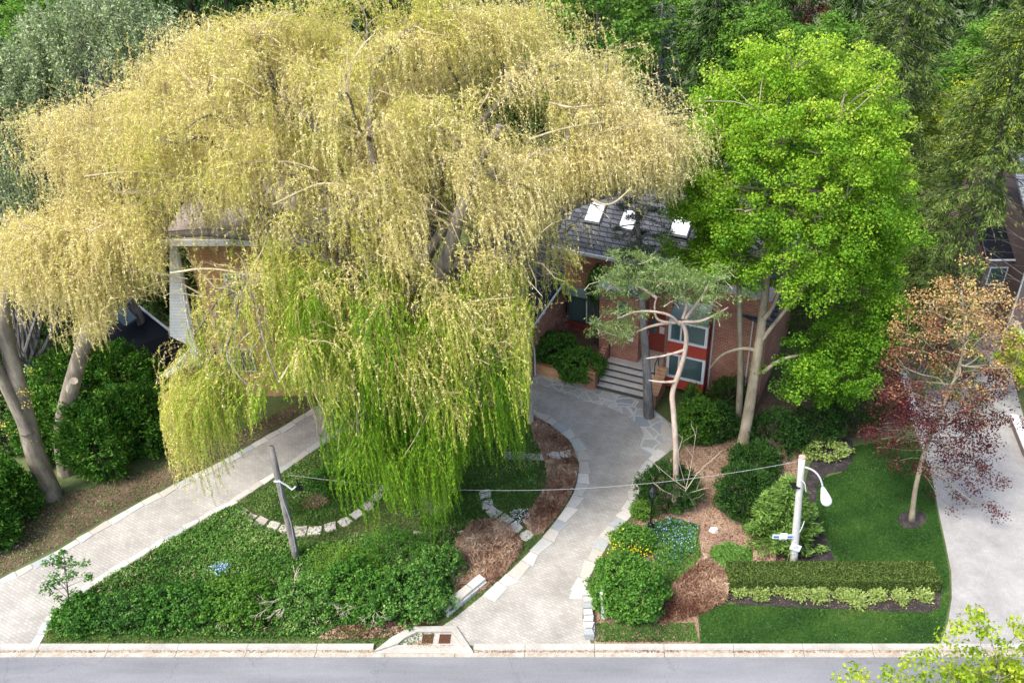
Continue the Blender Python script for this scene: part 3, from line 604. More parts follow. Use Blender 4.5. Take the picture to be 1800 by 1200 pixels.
# ================================================================== HOUSE (own axes: u along the front, v into the house)
O = np.array([.87, 34.25, 0]); HR = R(-23)
hs = thing('brick_house', 'red brick house with slate grey roof, skylights and stone entry steps', 'house', O, None, HR)
def hb(name, mat, boxes=(), parent=None, slabs=(), mb=None, lab=None):
    mb = mb or MB()
    for x in boxes: mb.box(*x)
    for x in slabs: mb.slab(x[0], x[1])
    o = mb.build(name, M[mat], None, True); o.parent = parent or hs
    if lab: o['label'] = lab
    return o
CO = Vector((O[0], O[1], 0))
wl = hb('wall', 'brick', [(-.62, 1.65, 0, 1.45, 6, 4.7), (-3.4, 3.5, 0, -.622, 9, 1.25), (-3.4, 3.62, 2.75, -.622, 9, 5.75), (1.452, 4.6, 0, 2.83, 9, 5.75), (5.02, 1.72, 0, 7.6, 9, 5.75), (-.62, 6.02, 0, 1.45, 9, 5.75), (2.832, 1.5, 0, 3.1, 9, 5.75), (3.102, 1.9, 0, 5.018, 9, 5.75), (1.452, 3.1, 3.0, 2.83, 4.59, 5.75)])
# left wing: its flank wall drops towards the drive under a raking gutter
hb('wing_wall', 'brick', [(-9.5, -.6, 0, -3.402, 9, 2.9)])
hb('wing_roof', 'dark_roof', slabs=[([(-9.7, -.9, 2.95), (-3.3, -.9, 2.95), (-3.3, 9, 4.6), (-9.7, 9, 4.6)], .12)])
g = MB(); g.tube([(-3.22, -1.0, 2.98), (-3.22, 3.45, 3.62)], .06, 6); g.tube([(-3.22, -.9, 2.95), (-3.18, -.5, 1.7), (-3.18, -.5, .2)], .045, 6); hb('gutter', 'galv', mb=g)
hb('wing_panel', 'redp', [(-7.3, -.64, .3, -4.6, -.602, 2.0)])
# roofs
EV, RV, EZ, RZ = 3.0, 8.2, 5.72, 9.2
rf = hb('roof', 'shingle', slabs=[([(-3.7, EV, EZ), (1.4, EV, EZ), (1.4, RV, RZ), (-3.7, RV, RZ)], .14), ([(1.402, 2.6, EZ - .27), (7.9, 1.35, EZ - 1.1), (7.9, RV, RZ), (1.402, RV, RZ)], .14), ([(7.9, RV + .01, RZ), (7.9, 13.5, EZ), (-3.7, 13.5, EZ), (-3.7, RV + .01, RZ)], .14)])
hb('ridge', 'shingle', [(-3.7, RV - .12, RZ - .02, 7.9, RV + .12, RZ + .08)], rf)
hb('chimney', 'brick', [(-1.8, RV + .6, RZ - 1.2, -.9, RV + 1.3, RZ + 1.4)], rf)
hb('eaves_gutter', 'galv', [(-3.75, EV - .14, EZ - .14, 1.4, EV - .01, EZ - .0)])
hb('soffit', 'dark', [(-3.6, EV + .05, EZ - .22, 1.4, 3.61, EZ - .15)])
hb('porch_roof', 'shingleG', [(-.75, 1.5, 4.702, 1.6, 3.5, 4.82)])
def slopept(uu, vv, k=0): return np.array([uu, vv, EZ + (RZ - EZ) * (vv - EV) / (RV - EV) + k])
hb('dormer', 'shingleG', slabs=[([(.45, 3.0, 5.86), (1.2, 3.0, 5.86), (1.0, 3.8, 6.5), (.65, 3.8, 6.5)], .3)])
for (uu, vv, wdt, ht) in ((-2.6, 4.3, .85, 1.05), (-.75, 4.25, .8, .95), (1.85, 4.3, .95, 1.1)):
    Q = [slopept(uu, vv, .10), slopept(uu + wdt, vv, .10), slopept(uu + wdt, vv + ht, .10), slopept(uu, vv + ht, .10)]
    if uu > 1.4: Q = [np.array([a[0], a[1], a[2] + .12]) for a in Q]
    f = hb('skylight', 'frame_d', slabs=[(Q, .2)], parent=rf)
    ce = sum(Q) / 4; Q2 = [ce + (a - ce) * .9 + (0, 0, .06) for a in Q]; hb('pane', 'opal', slabs=[(Q2, .07)], parent=f)
# recessed glazed doors, sloping glazing above, red sill board
f = hb('window', 'frame_d', [(-3.15, 3.40, 1.35, -3.07, 3.49, 2.74), (-1.0, 3.40, 1.35, -.90, 3.49, 2.74), (-2.2, 3.40, 1.35, -2.08, 3.49, 2.74), (-3.15, 3.40, 1.28, -.90, 3.49, 1.348), (-3.15, 3.38, 2.742, -.90, 3.5, 2.84)])
hb('pane', 'glass', [(-3.07, 3.44, 1.35, -2.2, 3.46, 2.74), (-2.08, 3.44, 1.35, -1.0, 3.46, 2.74)], f)
hb('sash', 'white', [(-2.06, 3.39, 1.37, -2.0, 3.43, 2.72), (-1.06, 3.39, 1.37, -1.01, 3.43, 2.72), (-2.0, 3.39, 1.37, -1.06, 3.43, 1.42)], f)
hb('glass_canopy', 'glassL', slabs=[([(-3.15, 3.36, 2.86), (-.9, 3.36, 2.86), (-.9, 4.0, 3.9), (-3.15, 4.0, 3.9)], .05)])
[hb('canopy_frame', 'white', slabs=[([(x, 3.3, 2.87), (x + .06, 3.3, 2.87), (x + .06, 4.0, 4.0), (x, 4.0, 4.0)], .08)]) for x in (-3.2, -2.05, -.95)]
hb('sill_board', 'redb', [(-3.2, 3.36, .92, -.64, 3.497, 1.27)])
# little upstairs window of the entrance block
f = hb('window', 'white', [(.33, 1.60, 3.30, .39, 1.648, 4.2), (.80, 1.60, 3.30, .86, 1.648, 4.2), (.39, 1.60, 3.30, .80, 1.648, 3.37)])
hb('pane', 'glass', [(.39, 1.63, 3.37, .80, 1.645, 4.2)], f)
hb('house_plaque', 'white', [(.98, 1.63, 2.05, 1.18, 1.648, 2.28)])
# red front door back in its porch
f = hb('door', 'redb', [(1.46, 3.0, .9, 2.82, 3.08, 3.0)]); hb('pane', 'glass', [(1.62, 2.985, 1.95, 1.95, 2.998, 2.75)], f)
hb('notice', 'white', [(2.10, 2.985, 2.0, 2.36, 2.997, 2.4), (2.42, 2.985, 2.0, 2.68, 2.997, 2.4)], f); hb('handle', 'galv', [(1.52, 2.93, 1.75, 1.56, 2.997, 2.0)], f)
# two storey bay with white frames and red spandrels
B0, B1, BV = 3.11, 5.01, 1.12
[hb('bay_panel', 'redp', [q]) for q in ((B0, BV, .30, B1, 1.88, .88), (B0, BV, 2.28, B1, 1.88, 2.95), (B0, BV + .3, 4.12, B1, 1.88, 4.25))]
[hb('bay_side', 'redb', [q]) for q in [(B0 + .02, BV + .15, .882, B0 + .08, 1.88, 2.278), (B1 - .08, BV + .15, .882, B1 - .02, 1.88, 2.278), (B0 + .02, BV + .15, 2.952, B0 + .08, 1.88, 4.118), (B1 - .08, BV + .15, 2.952, B1 - .02, 1.88, 4.118)]]
for z0, z1 in ((.885, 2.275), (2.955, 4.115)):
    f = hb('window', 'white', [(B0, BV - .03, z0, B0 + .13, BV + .12, z1), (B1 - .13, BV - .03, z0, B1, BV + .12, z1), (B0 + .13, BV - .03, z0, B1 - .13, BV + .12, z0 + .11), (B0 + .13, BV - .03, z1 - .1, B1 - .13, BV + .12, z1), ((B0 * .68 + B1 * .32) - .04, BV, z0 + .112, (B0 * .68 + B1 * .32) + .04, BV + .1, z1 - .102)])
    hb('pane', 'glass', [(B0 + .13, BV + .04, z0 + .11, B1 - .13, BV + .06, z1 - .1)], f)
hb('bay_glass_roof', 'glassL', slabs=[([(B0, BV - .05, 4.26), (B1, BV - .05, 4.26), (B1 - .1, 2.1, 5.0), (B0 + .1, 2.1, 5.0)], .05)])
g = MB(); g.tube([(5.12, 1.66, .3), (5.12, 1.66, 4.6)], .035, 5); g.tube([(6.9, 1.66, .2), (6.9, 1.66, 4.7)], .035, 5); hb('downpipe', 'white', mb=g)
# entrance steps, landing, piers, rails, planter
mb = MB()
for i in range(5):
    mb.box(-.02, i * .30 + .02, 0 if i else .0, 2.78, (i + 1) * .30 + .02 if i < 4 else 3.0, .17 * (i + 1), .4)
st = hb('entry_steps', 'riser', mb=mb)
mb = MB()
for i in range(5):
    k = 0; x = -.03
    while x < 2.7:
        wdt = u(.5, 1.1); x1 = min(2.79, x + wdt); mb.box(x + .008, i * .30 - .02, .17 * (i + 1) + .002, x1, (i + 1) * .30 - .01 if i < 4 else 1.62, .17 * (i + 1) + .055, u(.2, .9)); x = x1
mb.box(1.46, 1.63, .852, 2.82, 2.99, .90, .5); o = hb('tread', 'step', mb=mb, parent=st)
hb('pier', 'brick', [(-.62, -.25, 0, -.06, .75, 1.0)]); hb('pier_cap', 'rust' if 0 else 'brickT', [(-.65, -.28, 1.002, -.03, .78, 1.07)])
mb = MB(); mb.hexa([(-.42, .752, 0), (-.06, .752, 0), (-.06, 1.648, 0), (-.42, 1.648, 0), (-.42, .752, 1.0), (-.06, .752, 1.0), (-.06, 1.648, 1.5), (-.42, 1.648, 1.5)]); hb('pier', 'brick', mb=mb)
mb = MB(); mb.hexa([(2.80, -.45, 0), (3.15, -.45, 0), (3.15, 1.10, 0), (2.80, 1.10, 0), (2.80, -.45, .75), (3.15, -.45, .75), (3.15, 1.10, 1.35), (2.80, 1.10, 1.35)]); hb('pier', 'brick', mb=mb)
mb = MB(); mb.slab([(2.72, -.5, .80), (3.24, -.5, .80), (3.24, 1.08, 1.42), (2.72, 1.08, 1.42)], .05); hb('pier_cap', 'brickT', mb=mb)
mb = MB(); mb.tube([(.02, -.02, .9), (.02, 1.5, 1.85)], .022, 5); mb.tube([(.02, .02, 0), (.02, .02, .9)], .02, 5); mb.tube([(.02, 1.45, .85), (.02, 1.45, 1.82)], .02, 5); hb('handrail', 'iron', mb=mb)
mb = MB(); mb.tube([(2.6, .9, .7), (2.6, .9, 1.5)], .022, 5); mb.tube([(2.6, 1.5, .85), (2.6, 1.5, 1.75), (2.6, .9, 1.5)], .022, 5); hb('handrail', 'iron', mb=mb)
hb('planter_wall', 'brickT', [(-4.6, -.1, 0, -.64, .12, .62), (-.86, .122, 0, -.64, 3.3, .62)], lab='low brown planter wall left of the steps')
hb('planter_soil', 'soil', [(-3.38, .13, 0, -.88, 3.35, .60)])

# ------------------------------------------------------------------ tan brick wing at the left, seen through the willow
TY = 33.6; c = G(400, 715); tw = thing('brick_tower_house', 'tan brick two storey gable wall with pale flat roof behind the willow', 'house', (c[0], TY, 0))
A = W(308, 415, TY); B = W(560, 400, TY); zt = A[2]
def add(name, mat, mb, par=None):
    o = mb.build(name, M[mat], None, True); V_ = None
    me = o.data; n = len(me.vertices); co = np.empty(n * 3, np.float32); me.vertices.foreach_get('co', co); co = co.reshape(-1, 3) - np.array(tw.location, np.float32); me.vertices.foreach_set('co', co.ravel()); me.update()
    o.parent = par or tw; return o
bl = W(372, 690, TY); mb = MB(); zz = bl[2]
mb.box(A[0] + .35, TY, 0, B[0], TY + 7, zt - .25); add('wall', 'brickT', mb)
mb = MB(); mb.slab([(A[0] - .5, TY - .35, zt), (B[0] + .3, TY - .35, zt), (B[0] + .3, TY + 8, zt + 1.3), (A[0] - .5, TY + 8, zt + 1.3)], .2); add('roof', 'shingleB', mb)
mb = MB(); mb.box(A[0] - .5, TY - .45, zt - .26, B[0] + .3, TY - .352, zt + .02); add('fascia', 'white', mb)
# pale side cladding that flares out towards the ground
p = [W(300, 418, TY), W(312, 418, TY), W(348, 612, TY), W(300, 588, TY)]
mb = MB(); q = [a - (0, .12, 0) for a in p]; mb.slab([q[3], q[2], q[1], q[0]], .1); add('side_cladding', 'siding', mb)
mb = MB(); mb.tube([W(312, 420, TY) - (0, .3, 0), W(336, 560, TY) - (0, .3, 0), W(366, 668, TY) - (0, .3, 0)], .06, 6); add('downpipe', 'white', mb)
mb = MB(); mb.slab([W(283, 663, 32.4), W(358, 640, 32.4), W(346, 606, 33.5), W(341, 606, 33.5)], .12); o = add('lean_to_roof', 'metal_roof', mb)
mb = MB()
for k in range(6):
    f = k / 5; a_ = W(283, 663, 32.4) * (1 - f) + W(358, 640, 32.4) * f; b2 = W(341, 606, 33.5) * (1 - f) + W(346, 606, 33.5) * f; mb.tube([a_ + (0, 0, .03), b2 + (0, 0, .03)], .025, 4)
add('roof_seam', 'white', mb, o)
a_ = W(296, 668, 32.5); b2 = W(362, 650, 32.5); mb = MB(); mb.box(a_[0], 32.5, 0, b2[0], TY - .01, min(a_[2], b2[2]) - .18); add('lean_to_wall', 'brickT', mb)
for (x0, y0, x1, y1) in ((398, 612, 442, 652), (400, 480, 436, 512)):
    a_ = W(x0, y1, TY); b2 = W(x1, y0, TY); mb = MB(); mb.box(a_[0], TY - .06, a_[2], b2[0], TY - .005, b2[2]); f = add('window', 'white', mb)
    mb = MB(); mb.box(a_[0] + .08, TY - .075, a_[2] + .08, (a_[0] + b2[0]) / 2 - .03, TY - .062, b2[2] - .08); mb.box((a_[0] + b2[0]) / 2 + .03, TY - .075, a_[2] + .08, b2[0] - .08, TY - .062, b2[2] - .08); add('pane', 'glass', mb, f)
# dark roofed low building left of it
c = W(250, 640, 35); dh = thing('low_house', 'dark roofed low building with white eaves left of the tan brick wall', 'house', (c[0], 35, 0))
Q = [W(352, 700, 33.9), W(180, 640, 33.9), W(200, 520, 38.5), W(298, 583, 35.2)]
mb = MB(); q1 = [W(338, 715, 33.7), W(300, 586, 35.6), W(226, 528, 38.6), W(150, 640, 35.2)]; mb.slab([q1[0], q1[1], q1[2], q1[3]], .15); mb.build('roof', M['dark_roof'], dh)
mb = MB(); mb.tube([W(302, 586, 35.5) + (0, 0, .1), W(226, 526, 38.6) + (0, 0, .1)], .07, 5); mb.build('eaves', M['white'], dh)
mb = MB(); q = [W(198, 560, 36.8), W(222, 580, 36.0), W(243, 566, 36.4), W(222, 546, 37.4)]; mb.slab([a + (0, 0, .25) for a in q], .1); mb.build('skylight', M['glassL'], dh)
mb = MB(); mb.box(c[0] - 3.2, 36.4, 0, c[0] + .8, 38, .9); mb.build('wall', M['taupe'], dh)
c = W(75, 670, 33.5); sh = thing('garden_shed', 'small shed with curved brown roof and white trim behind the cedars', 'shed', (c[0], 33.5, 0))
P1 = W(40, 652, 33.2); P2 = W(84, 683, 32.6); P3 = W(108, 668, 33.5); P4 = W(86, 630, 34.6); mb = MB(); mid = (P1 + P2) / 2 + (.05, 0, .28); mid2 = (P4 + P3) / 2 + (.05, 0, .25)
mb.slab([P1, mid, mid2, P4], .07); mb.slab([mid, P2, P3, mid2], .07); mb.build('roof', M['taupe'], sh)
mb = MB(); mb.tube([P1, mid, P2], .07, 5); mb.build('trim', M['white'], sh)
mb = MB(); mb.box(P1[0] + .3, 33.2, 0, P3[0] - .1, 34.6, P2[2] - .1); mb.build('wall', M['taupe'], sh)
# neighbour's house at the right edge
NY = 41.0; c = W(1775, 560, NY); nh = thing('neighbour_house', 'taupe rendered house with grey shingle roof at the right edge', 'house', (c[0], NY, 0))
a_ = W(1730, 420, NY); gz = a_[2]; xw = W(1732, 470, NY)[0]; xc = W(1775, 470, NY)[0]
mb = MB(); mb.box(xw, NY, 0, xc, NY + 6, W(1740, 452, NY)[2]); mb.box(xc + .002, NY - 1.6, 0, xc + 9, NY + 8, W(1790, 415, NY)[2] + .9); mb.build('wall', M['taupe'], nh)
z1 = W(1740, 452, NY)[2]; mb = MB(); mb.slab([(xw - .2, NY - .25, z1), (xc, NY - .25, z1), (xc, NY + 3, z1 + 1.7), (xw - .2, NY + 3, z1 + 1.7)], .1); mb.build('porch_roof', M['dark_roof'], nh)
mb = MB(); mb.tube([(xw - .2, NY - .3, z1 - .02), (xc, NY - .3, z1 - .02)], .06, 5); mb.tube([(xc - .05, NY - 1.65, 0), (xc - .05, NY - 1.65, z1 + 2)], .05, 5); mb.build('gutter', M['white'], nh)
z2 = W(1790, 415, NY)[2] + .9; mb = MB(); mb.slab([(xc - .4, NY - 2, z2), (xc + 10, NY - 2, z2), (xc + 10, NY + 3.5, z2 + 3.2), (xc - .4, NY + 3.5, z2 + 3.2)], .15); mb.build('roof', M['shingleG'], nh)
wz = W(1750, 490, NY); mb = MB(); mb.box(wz[0] - .5, NY - .05, wz[2] - .35, wz[0] + .5, NY - .004, wz[2] + .75); f = mb.build('window', M['white'], nh)
mb = MB(); mb.box(wz[0] - .42, NY - .07, wz[2] - .27, wz[0] + .42, NY - .052, wz[2] + .67); o = mk('pane', np.array(mb.V) - np.array(nh.location), mb.F, M['glass']); o.parent = f
# garden walls with white coping
def cwall(path, w_, h_, label, cop=.07, mat='taupe'):
    P = [G(*p)[:2] for p in path]; c = P[0]; t = thing('garden_wall', label, 'wall', (c[0], c[1], 0)); m1 = MB(); m2 = MB()
    for a, b in zip(P[:-1], P[1:]):
        d = unit(b - a); nn = np.array([-d[1], d[0]]); q = [a - nn * w_ / 2, b - nn * w_ / 2, b + nn * w_ / 2, a + nn * w_ / 2]; m1.prism(q, 0, h_ - .001)
        q = [a - nn * (w_ / 2 + .04), b - nn * (w_ / 2 + .04), b + nn * (w_ / 2 + .04), a + nn * (w_ / 2 + .04)]; m2.prism(q, h_, h_ + cop)
    m1.build('wall_body', M[mat], t); m2.build('coping', M['white'], t)
cwall([(1738, 506), (1830, 690)], .3, .7, 'garden wall with white coping along the far side of the neighbour driveway')
cwall([(1778, 740), (1802, 800), (1900, 960)], .25, .35, 'lower white topped wall beyond the copper tree at the right edge')
cwall([(1583, 668), (1602, 735)], .25, .5, 'short white topped wall between the maple and the copper tree')
c = G(1790, 560); mb = MB()
for k in range(5): mb.box(c[0] + .2, c[1] - .5 + k * .35, 0, c[0] + 5, c[1] - .18 + k * .35, .3 + .28 * k, u(0, .6))
tag(mb.build('stone_steps', M['stone'], origin=(c[0], c[1], 0)), 'stacked grey stone steps beside the taupe neighbour house', 'steps')

# ================================================================== VEGETATION
# ------------------------------------------------------------------ the great weeping willow
wb = G(768, 888); wt = thing('weeping_willow', 'huge weeping willow with yellow green hanging branches over the island', 'tree', wb)
def fount(px, py, Y, sx, sy, sY, n, L0, L1, col, lod=1.0):
    x = px + u(-sx, sx, n); y = py + u(-sy, sy, n); YY = Y + u(-sY, sY, n)
    P = np.array([W(a, b, c) for a, b, c in zip(x, y, YY)]); return P, u(L0, L1, n), np.full(n, col), np.full(n, lod)
gr = []
# domes of the crown: hemispherical shells
def dome(c, r, n, L0, L1, col, lo=.8, zmin=-.15):
    d = rnd(n * 4); d = d[d[:, 2] > zmin]; d = d[np.argsort(rng.random(len(d)))][:n]
    q = (1 + .13 * lump(d, 3.5, 11) + .06 * lump(d, 9, 12)) * u(lo, 1, len(d)) ** .6
    P = np.asarray(c) + d * np.asarray(r) * q[:, None]; return P, u(L0, L1, len(d)), np.full(len(d), col) + .12 * lump(d, 5, 3), np.ones(len(d))
gr.append(dome((-7.2, 29.3, 8.8), (9.4, 7.6, 10.4), 900, .5, 1.8, .74))
gr.append(dome((-11.0, 30, 13.2), (5.2, 4.6, 5.3), 420, .4, 1.5, .80)); gr.append(dome((-3.3, 30, 13.5), (5.2, 4.6, 5.3), 420, .4, 1.5, .84))
gr.append(dome((-7.2, 29.3, 8.2), (8.0, 6.6, 8.2), 300, .8, 2.2, .55, .4))
gr.append(dome((-13.2, 29.5, 8.6), (6.6, 5.5, 6.2), 400, .6, 1.8, .82))
gr.append(fount(175, 235, 29, 100, 70, 1.8, 90, .6, 1.6, .85)); gr.append(fount(1130, 240, 29, 45, 35, 1.5, 50, .6, 1.4, .88))
gr.append(dome((-1.6, 29.3, 8.4), (5.6, 4.6, 5.6), 400, .6, 1.8, .80))
gr.append(dome((-8.2, 24.6, 8.6), (5.0, 3.2, 3.2), 220, 1.0, 3.4, .37))
gr.append(dome((-3.2, 25.2, 8.8), (3.6, 3.0, 2.8), 160, 1.0, 3.4, .40))
gr.append(dome((-7.0, 24.2, 6.2), (3.3, 2.4, 2.2), 150, 2.0, 6.0, .17))
gr.append(fount(650, 560, 23.4, 100, 40, 1.2, 40, 3, 6, .18))
gr.append(fount(800, 620, 24.6, 120, 60, 1.6, 84, 4, 7, .05))
gr.append(fount(700, 720, 23.6, 90, 60, .8, 46, 3, 6, .04))
gr.append(fount(890, 640, 26, 40, 60, 1.2, 36, 3, 5, .12))
gr.append(fount(120, 440, 26.5, 95, 45, 1.2, 120, 1.2, 2.6, .82))
gr.append(fount(60, 430, 27.5, 45, 45, 1.2, 50, 1.0, 2.2, .85))
gr.append(fount(430, 520, 24.6, 80, 70, 1.5, 44, 2, 4.5, .58))
gr.append(fount(400, 650, 23.4, 90, 50, .9, 64, 2, 4.5, .50))
gr.append(fount(318, 700, 23.6, 30, 25, .8, 24, 2, 4.5, .66))
gr.append(fount(500, 600, 23.6, 50, 60, 1.2, 34, 2.5, 5, .38))
gr.append(fount(1090, 285, 28.5, 95, 45, 2, 130, .8, 1.6, .88))
gr.append(fount(960, 400, 28.5, 35, 60, 1.5, 50, 1.5, 3, .7))
gr.append(fount(250, 400, 27.6, 90, 50, 1.5, 36, 1, 2.2, .8))
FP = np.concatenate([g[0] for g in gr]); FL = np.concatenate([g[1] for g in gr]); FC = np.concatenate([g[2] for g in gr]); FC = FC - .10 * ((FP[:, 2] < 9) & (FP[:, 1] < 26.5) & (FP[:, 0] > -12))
# the crown's lower hem, as surveyed from the photo: how far down the curtains reach
HX = [-80, 0, 60, 130, 200, 235, 262, 285, 300, 330, 360, 400, 440, 480, 520, 548, 565, 600, 640, 700, 780, 812, 840, 875, 925, 938, 965, 1000, 1030, 1080, 1150, 1190, 1210]
HY = [500, 560, 600, 650, 660, 590, 600, 760, 840, 890, 900, 880, 790, 700, 690, 700, 830, 890, 915, 935, 935, 880, 800, 850, 865, 600, 520, 540, 460, 400, 375, 370, 330]
fx, fy = pix(FP); keep = (FP[:, 2] > .8) & (fy < np.interp(fx, HX, HY) - 22) & (fx < 1196) & (fx > -60)
top_ok = fy > np.interp(fx, [-60, 20, 80, 130, 290, 330, 400, 600, 900, 1000, 1100, 1190, 1250], [380, 360, 190, 130, 95, 60, -10, -60, -30, 20, 130, 220, 330]); keep &= top_ok
hole = np.zeros(len(FP), bool)
for (x, y, a, b_, pr) in ((265, 600, 62, 70, .95), (390, 385, 90, 28, .85), (330, 480, 40, 80, .8), (640, 40, 30, 22, .8), (940, 215, 45, 28, .75), (890, 130, 20, 20, .5), (700, 130, 60, 30, .45), (480, 200, 60, 30, .4), (330, 270, 60, 30, .4), (800, 420, 30, 90, .8), (260, 320, 60, 24, .6), (1020, 470, 30, 60, .9), (970, 240, 40, 20, .5)):
    hole |= (((fx - x) / a) ** 2 + ((fy - y) / b_) ** 2 < 1) & (rng.random(len(fx)) < pr) & (FP[:, 1] < 32)
lf = .6 * lump(FP, 1.7, 71) + .55 * lump(FP, 3.6, 72)      # boughs and the hollows between them
keep &= ~((FP[:, 2] < 8.5) & (FP[:, 1] < 27) & (FP[:, 0] > -12) & (rng.random(len(FP)) < .30))
keep &= ~hole & ((lf > -.06) | (FP[:, 2] < 6.5) | (rng.random(len(FP)) < .12)); FP = FP[keep]; FL = FL[keep]; FC = FC[keep]; fx = fx[keep]; fy = fy[keep]; nf = len(FP)
mb = MB()
trk = [wb - (0, 0, .3), W(752, 800, 26.2), W(728, 700, 26.7), W(715, 610, 27.3), W(735, 500, 28)]
cs = FP[FP[:, 2] > 7]; prim = []
for (a, b_, Y) in ((200, 300, 28), (330, 200, 29), (480, 120, 29.5), (650, 80, 29), (900, 120, 29.5), (1050, 220, 28.5), (1100, 300, 27.5), (560, 330, 25.5), (650, 420, 24.8), (420, 470, 25.5), (160, 420, 26.5), (900, 420, 26.5), (500, 250, 33), (800, 180, 33)): prim.append(W(a, b_, Y) - (0, 0, .8))
limb = [W(722, 640, 27.1), W(770, 520, 26.2), W(790, 440, 25.6), W(815, 350, 25.7), W(840, 290, 26.6), W(880, 220, 27.8)]
limb = np.array(smoothpoly(limb, 2, False)); mb.tube(limb, np.linspace(.34, .10, len(limb)), 12)
nodes = grow(mb, trk, .50, .36, [(np.array(prim), .26, .09, .10, 9)])
nodes = np.concatenate([nodes, limb]); hiF = FP[FP[:, 2] > 7]; sec = hiF[rng.permutation(len(hiF))[:150]] - (0, 0, .15)
rad = .08
N2 = [nodes]
for q in sec:
    d = np.linalg.norm(nodes - q, axis=1) + np.maximum(nodes[:, 2] - q[2] + .2, 0); i = int(np.argmin(d)); C_ = curve(nodes[i], q, n=8, up=.10, wob=.07); mb.tube(C_, np.linspace(.075, .02, 8), 5); N2.append(C_)
nodes = np.concatenate(N2)
mb.tube(np.array(smoothpoly([W(705, 590, 25.6), W(708, 555, 25.3), W(735, 540, 25.2), W(770, 535, 25.6)], 2, False)), .14, 7)
mb.build('trunk', M['b_willow'], wt, smooth=True)
mb = MB(); sel = rng.permutation(nf)[:1150]
for i in sel:
    q = FP[i]; d = np.linalg.norm(nodes - q, axis=1) + np.maximum(nodes[:, 2] - q[2], 0); j = int(np.argmin(d))
    o_ = unit(q - np.array([-7, 28, 8])) * .18 + (0, 0, .12)
    if d[j] > .25: mb.tube(curve(nodes[j], q + o_, n=5, up=.14, wob=.08), np.linspace(.034, .012, 5), 3)
for (a, b_, Y, pts) in ((0, 0, 24.6, [(640, 440), (650, 500), (665, 560), (700, 600)]), (0, 0, 24.8, [(300, 250 + 230), (360, 470), (430, 480), (500, 510)]), (0, 0, 24.2, [(460, 590), (440, 620), (430, 660), (400, 690)]), (0, 0, 24.2, [(470, 560), (420, 600), (400, 640)]), (0, 0, 24.8, [(480, 360), (540, 330), (570, 320), (640, 330)]), (0, 0, 25.6, [(400, 290), (500, 280), (560, 300)]), (0, 0, 26, [(150, 310), (230, 300), (300, 308), (360, 315)]), (0, 0, 25.8, [(20, 485), (150, 490), (200, 475), (270, 478), (330, 490)]), (0, 0, 26, [(1040, 350), (1060, 360), (1080, 358), (1110, 330)]), (0, 0, 25.4, [(820, 560), (780, 480), (760, 460)]), (0, 0, 27, [(965, 180), (1000, 190), (1040, 185)]), (0, 0, 27, [(930, 245), (990, 225), (1060, 215)])):
    P = np.array(smoothpoly([W(x, y, Y) for x, y in pts], 2, False)); mb.tube(P, np.linspace(.05, .025, len(P)), 5)
mb.build('twigs', M['b_twig'], wt)
NS = 24
P0 = np.repeat(FP, NS, 0); n = len(P0); az_ = u(0, 2 * np.pi, n); reach = u(.1, 1.15, n) * np.repeat(u(.7, 1.3, nf), NS) * np.where(np.repeat(FC, NS) < .4, .65, 1)
L = np.repeat(FL, NS) * u(.35, 1.1, n); P0 = P0 + rnd(n) * u(.05, .35, (n, 1))
cen = np.array([-7, 28]); ow = unit(P0[:, :2] - cen); dirx = np.cos(az_) + ow[:, 0] * .7; diry = np.sin(az_) + ow[:, 1] * .7
K = 9; s = np.linspace(0, 1, K)[None]
arch = .22 * reach[:, None] * np.sin(np.clip(s * 3.0, 0, np.pi) * 1.0) * 1.2
upf = np.repeat((FC > .5) * 1.0, NS)[:, None]; arch = arch * (1 + upf * 1.2)
sw = (1 + 2.2 * upf) * np.repeat(rng.normal(size=(nf, 2)) * .05, NS, 0) + (1 + 4 * upf) * rng.normal(size=(n, 2)) * .03 + ow * .05
ph = np.repeat(u(0, 6, nf), NS)[:, None]
H = reach[:, None] * np.tanh(3.2 * s * np.maximum(1, L[:, None] / 2.2))
X = P0[:, 0:1] + dirx[:, None] * H + sw[:, 0:1] * L[:, None] * s ** 1.5 + .06 * np.sin(ph + s * 5) * s
Yc = P0[:, 1:2] + diry[:, None] * H + sw[:, 1:2] * L[:, None] * s ** 1.5
Z = P0[:, 2:3] + arch - L[:, None] * s ** 1.12
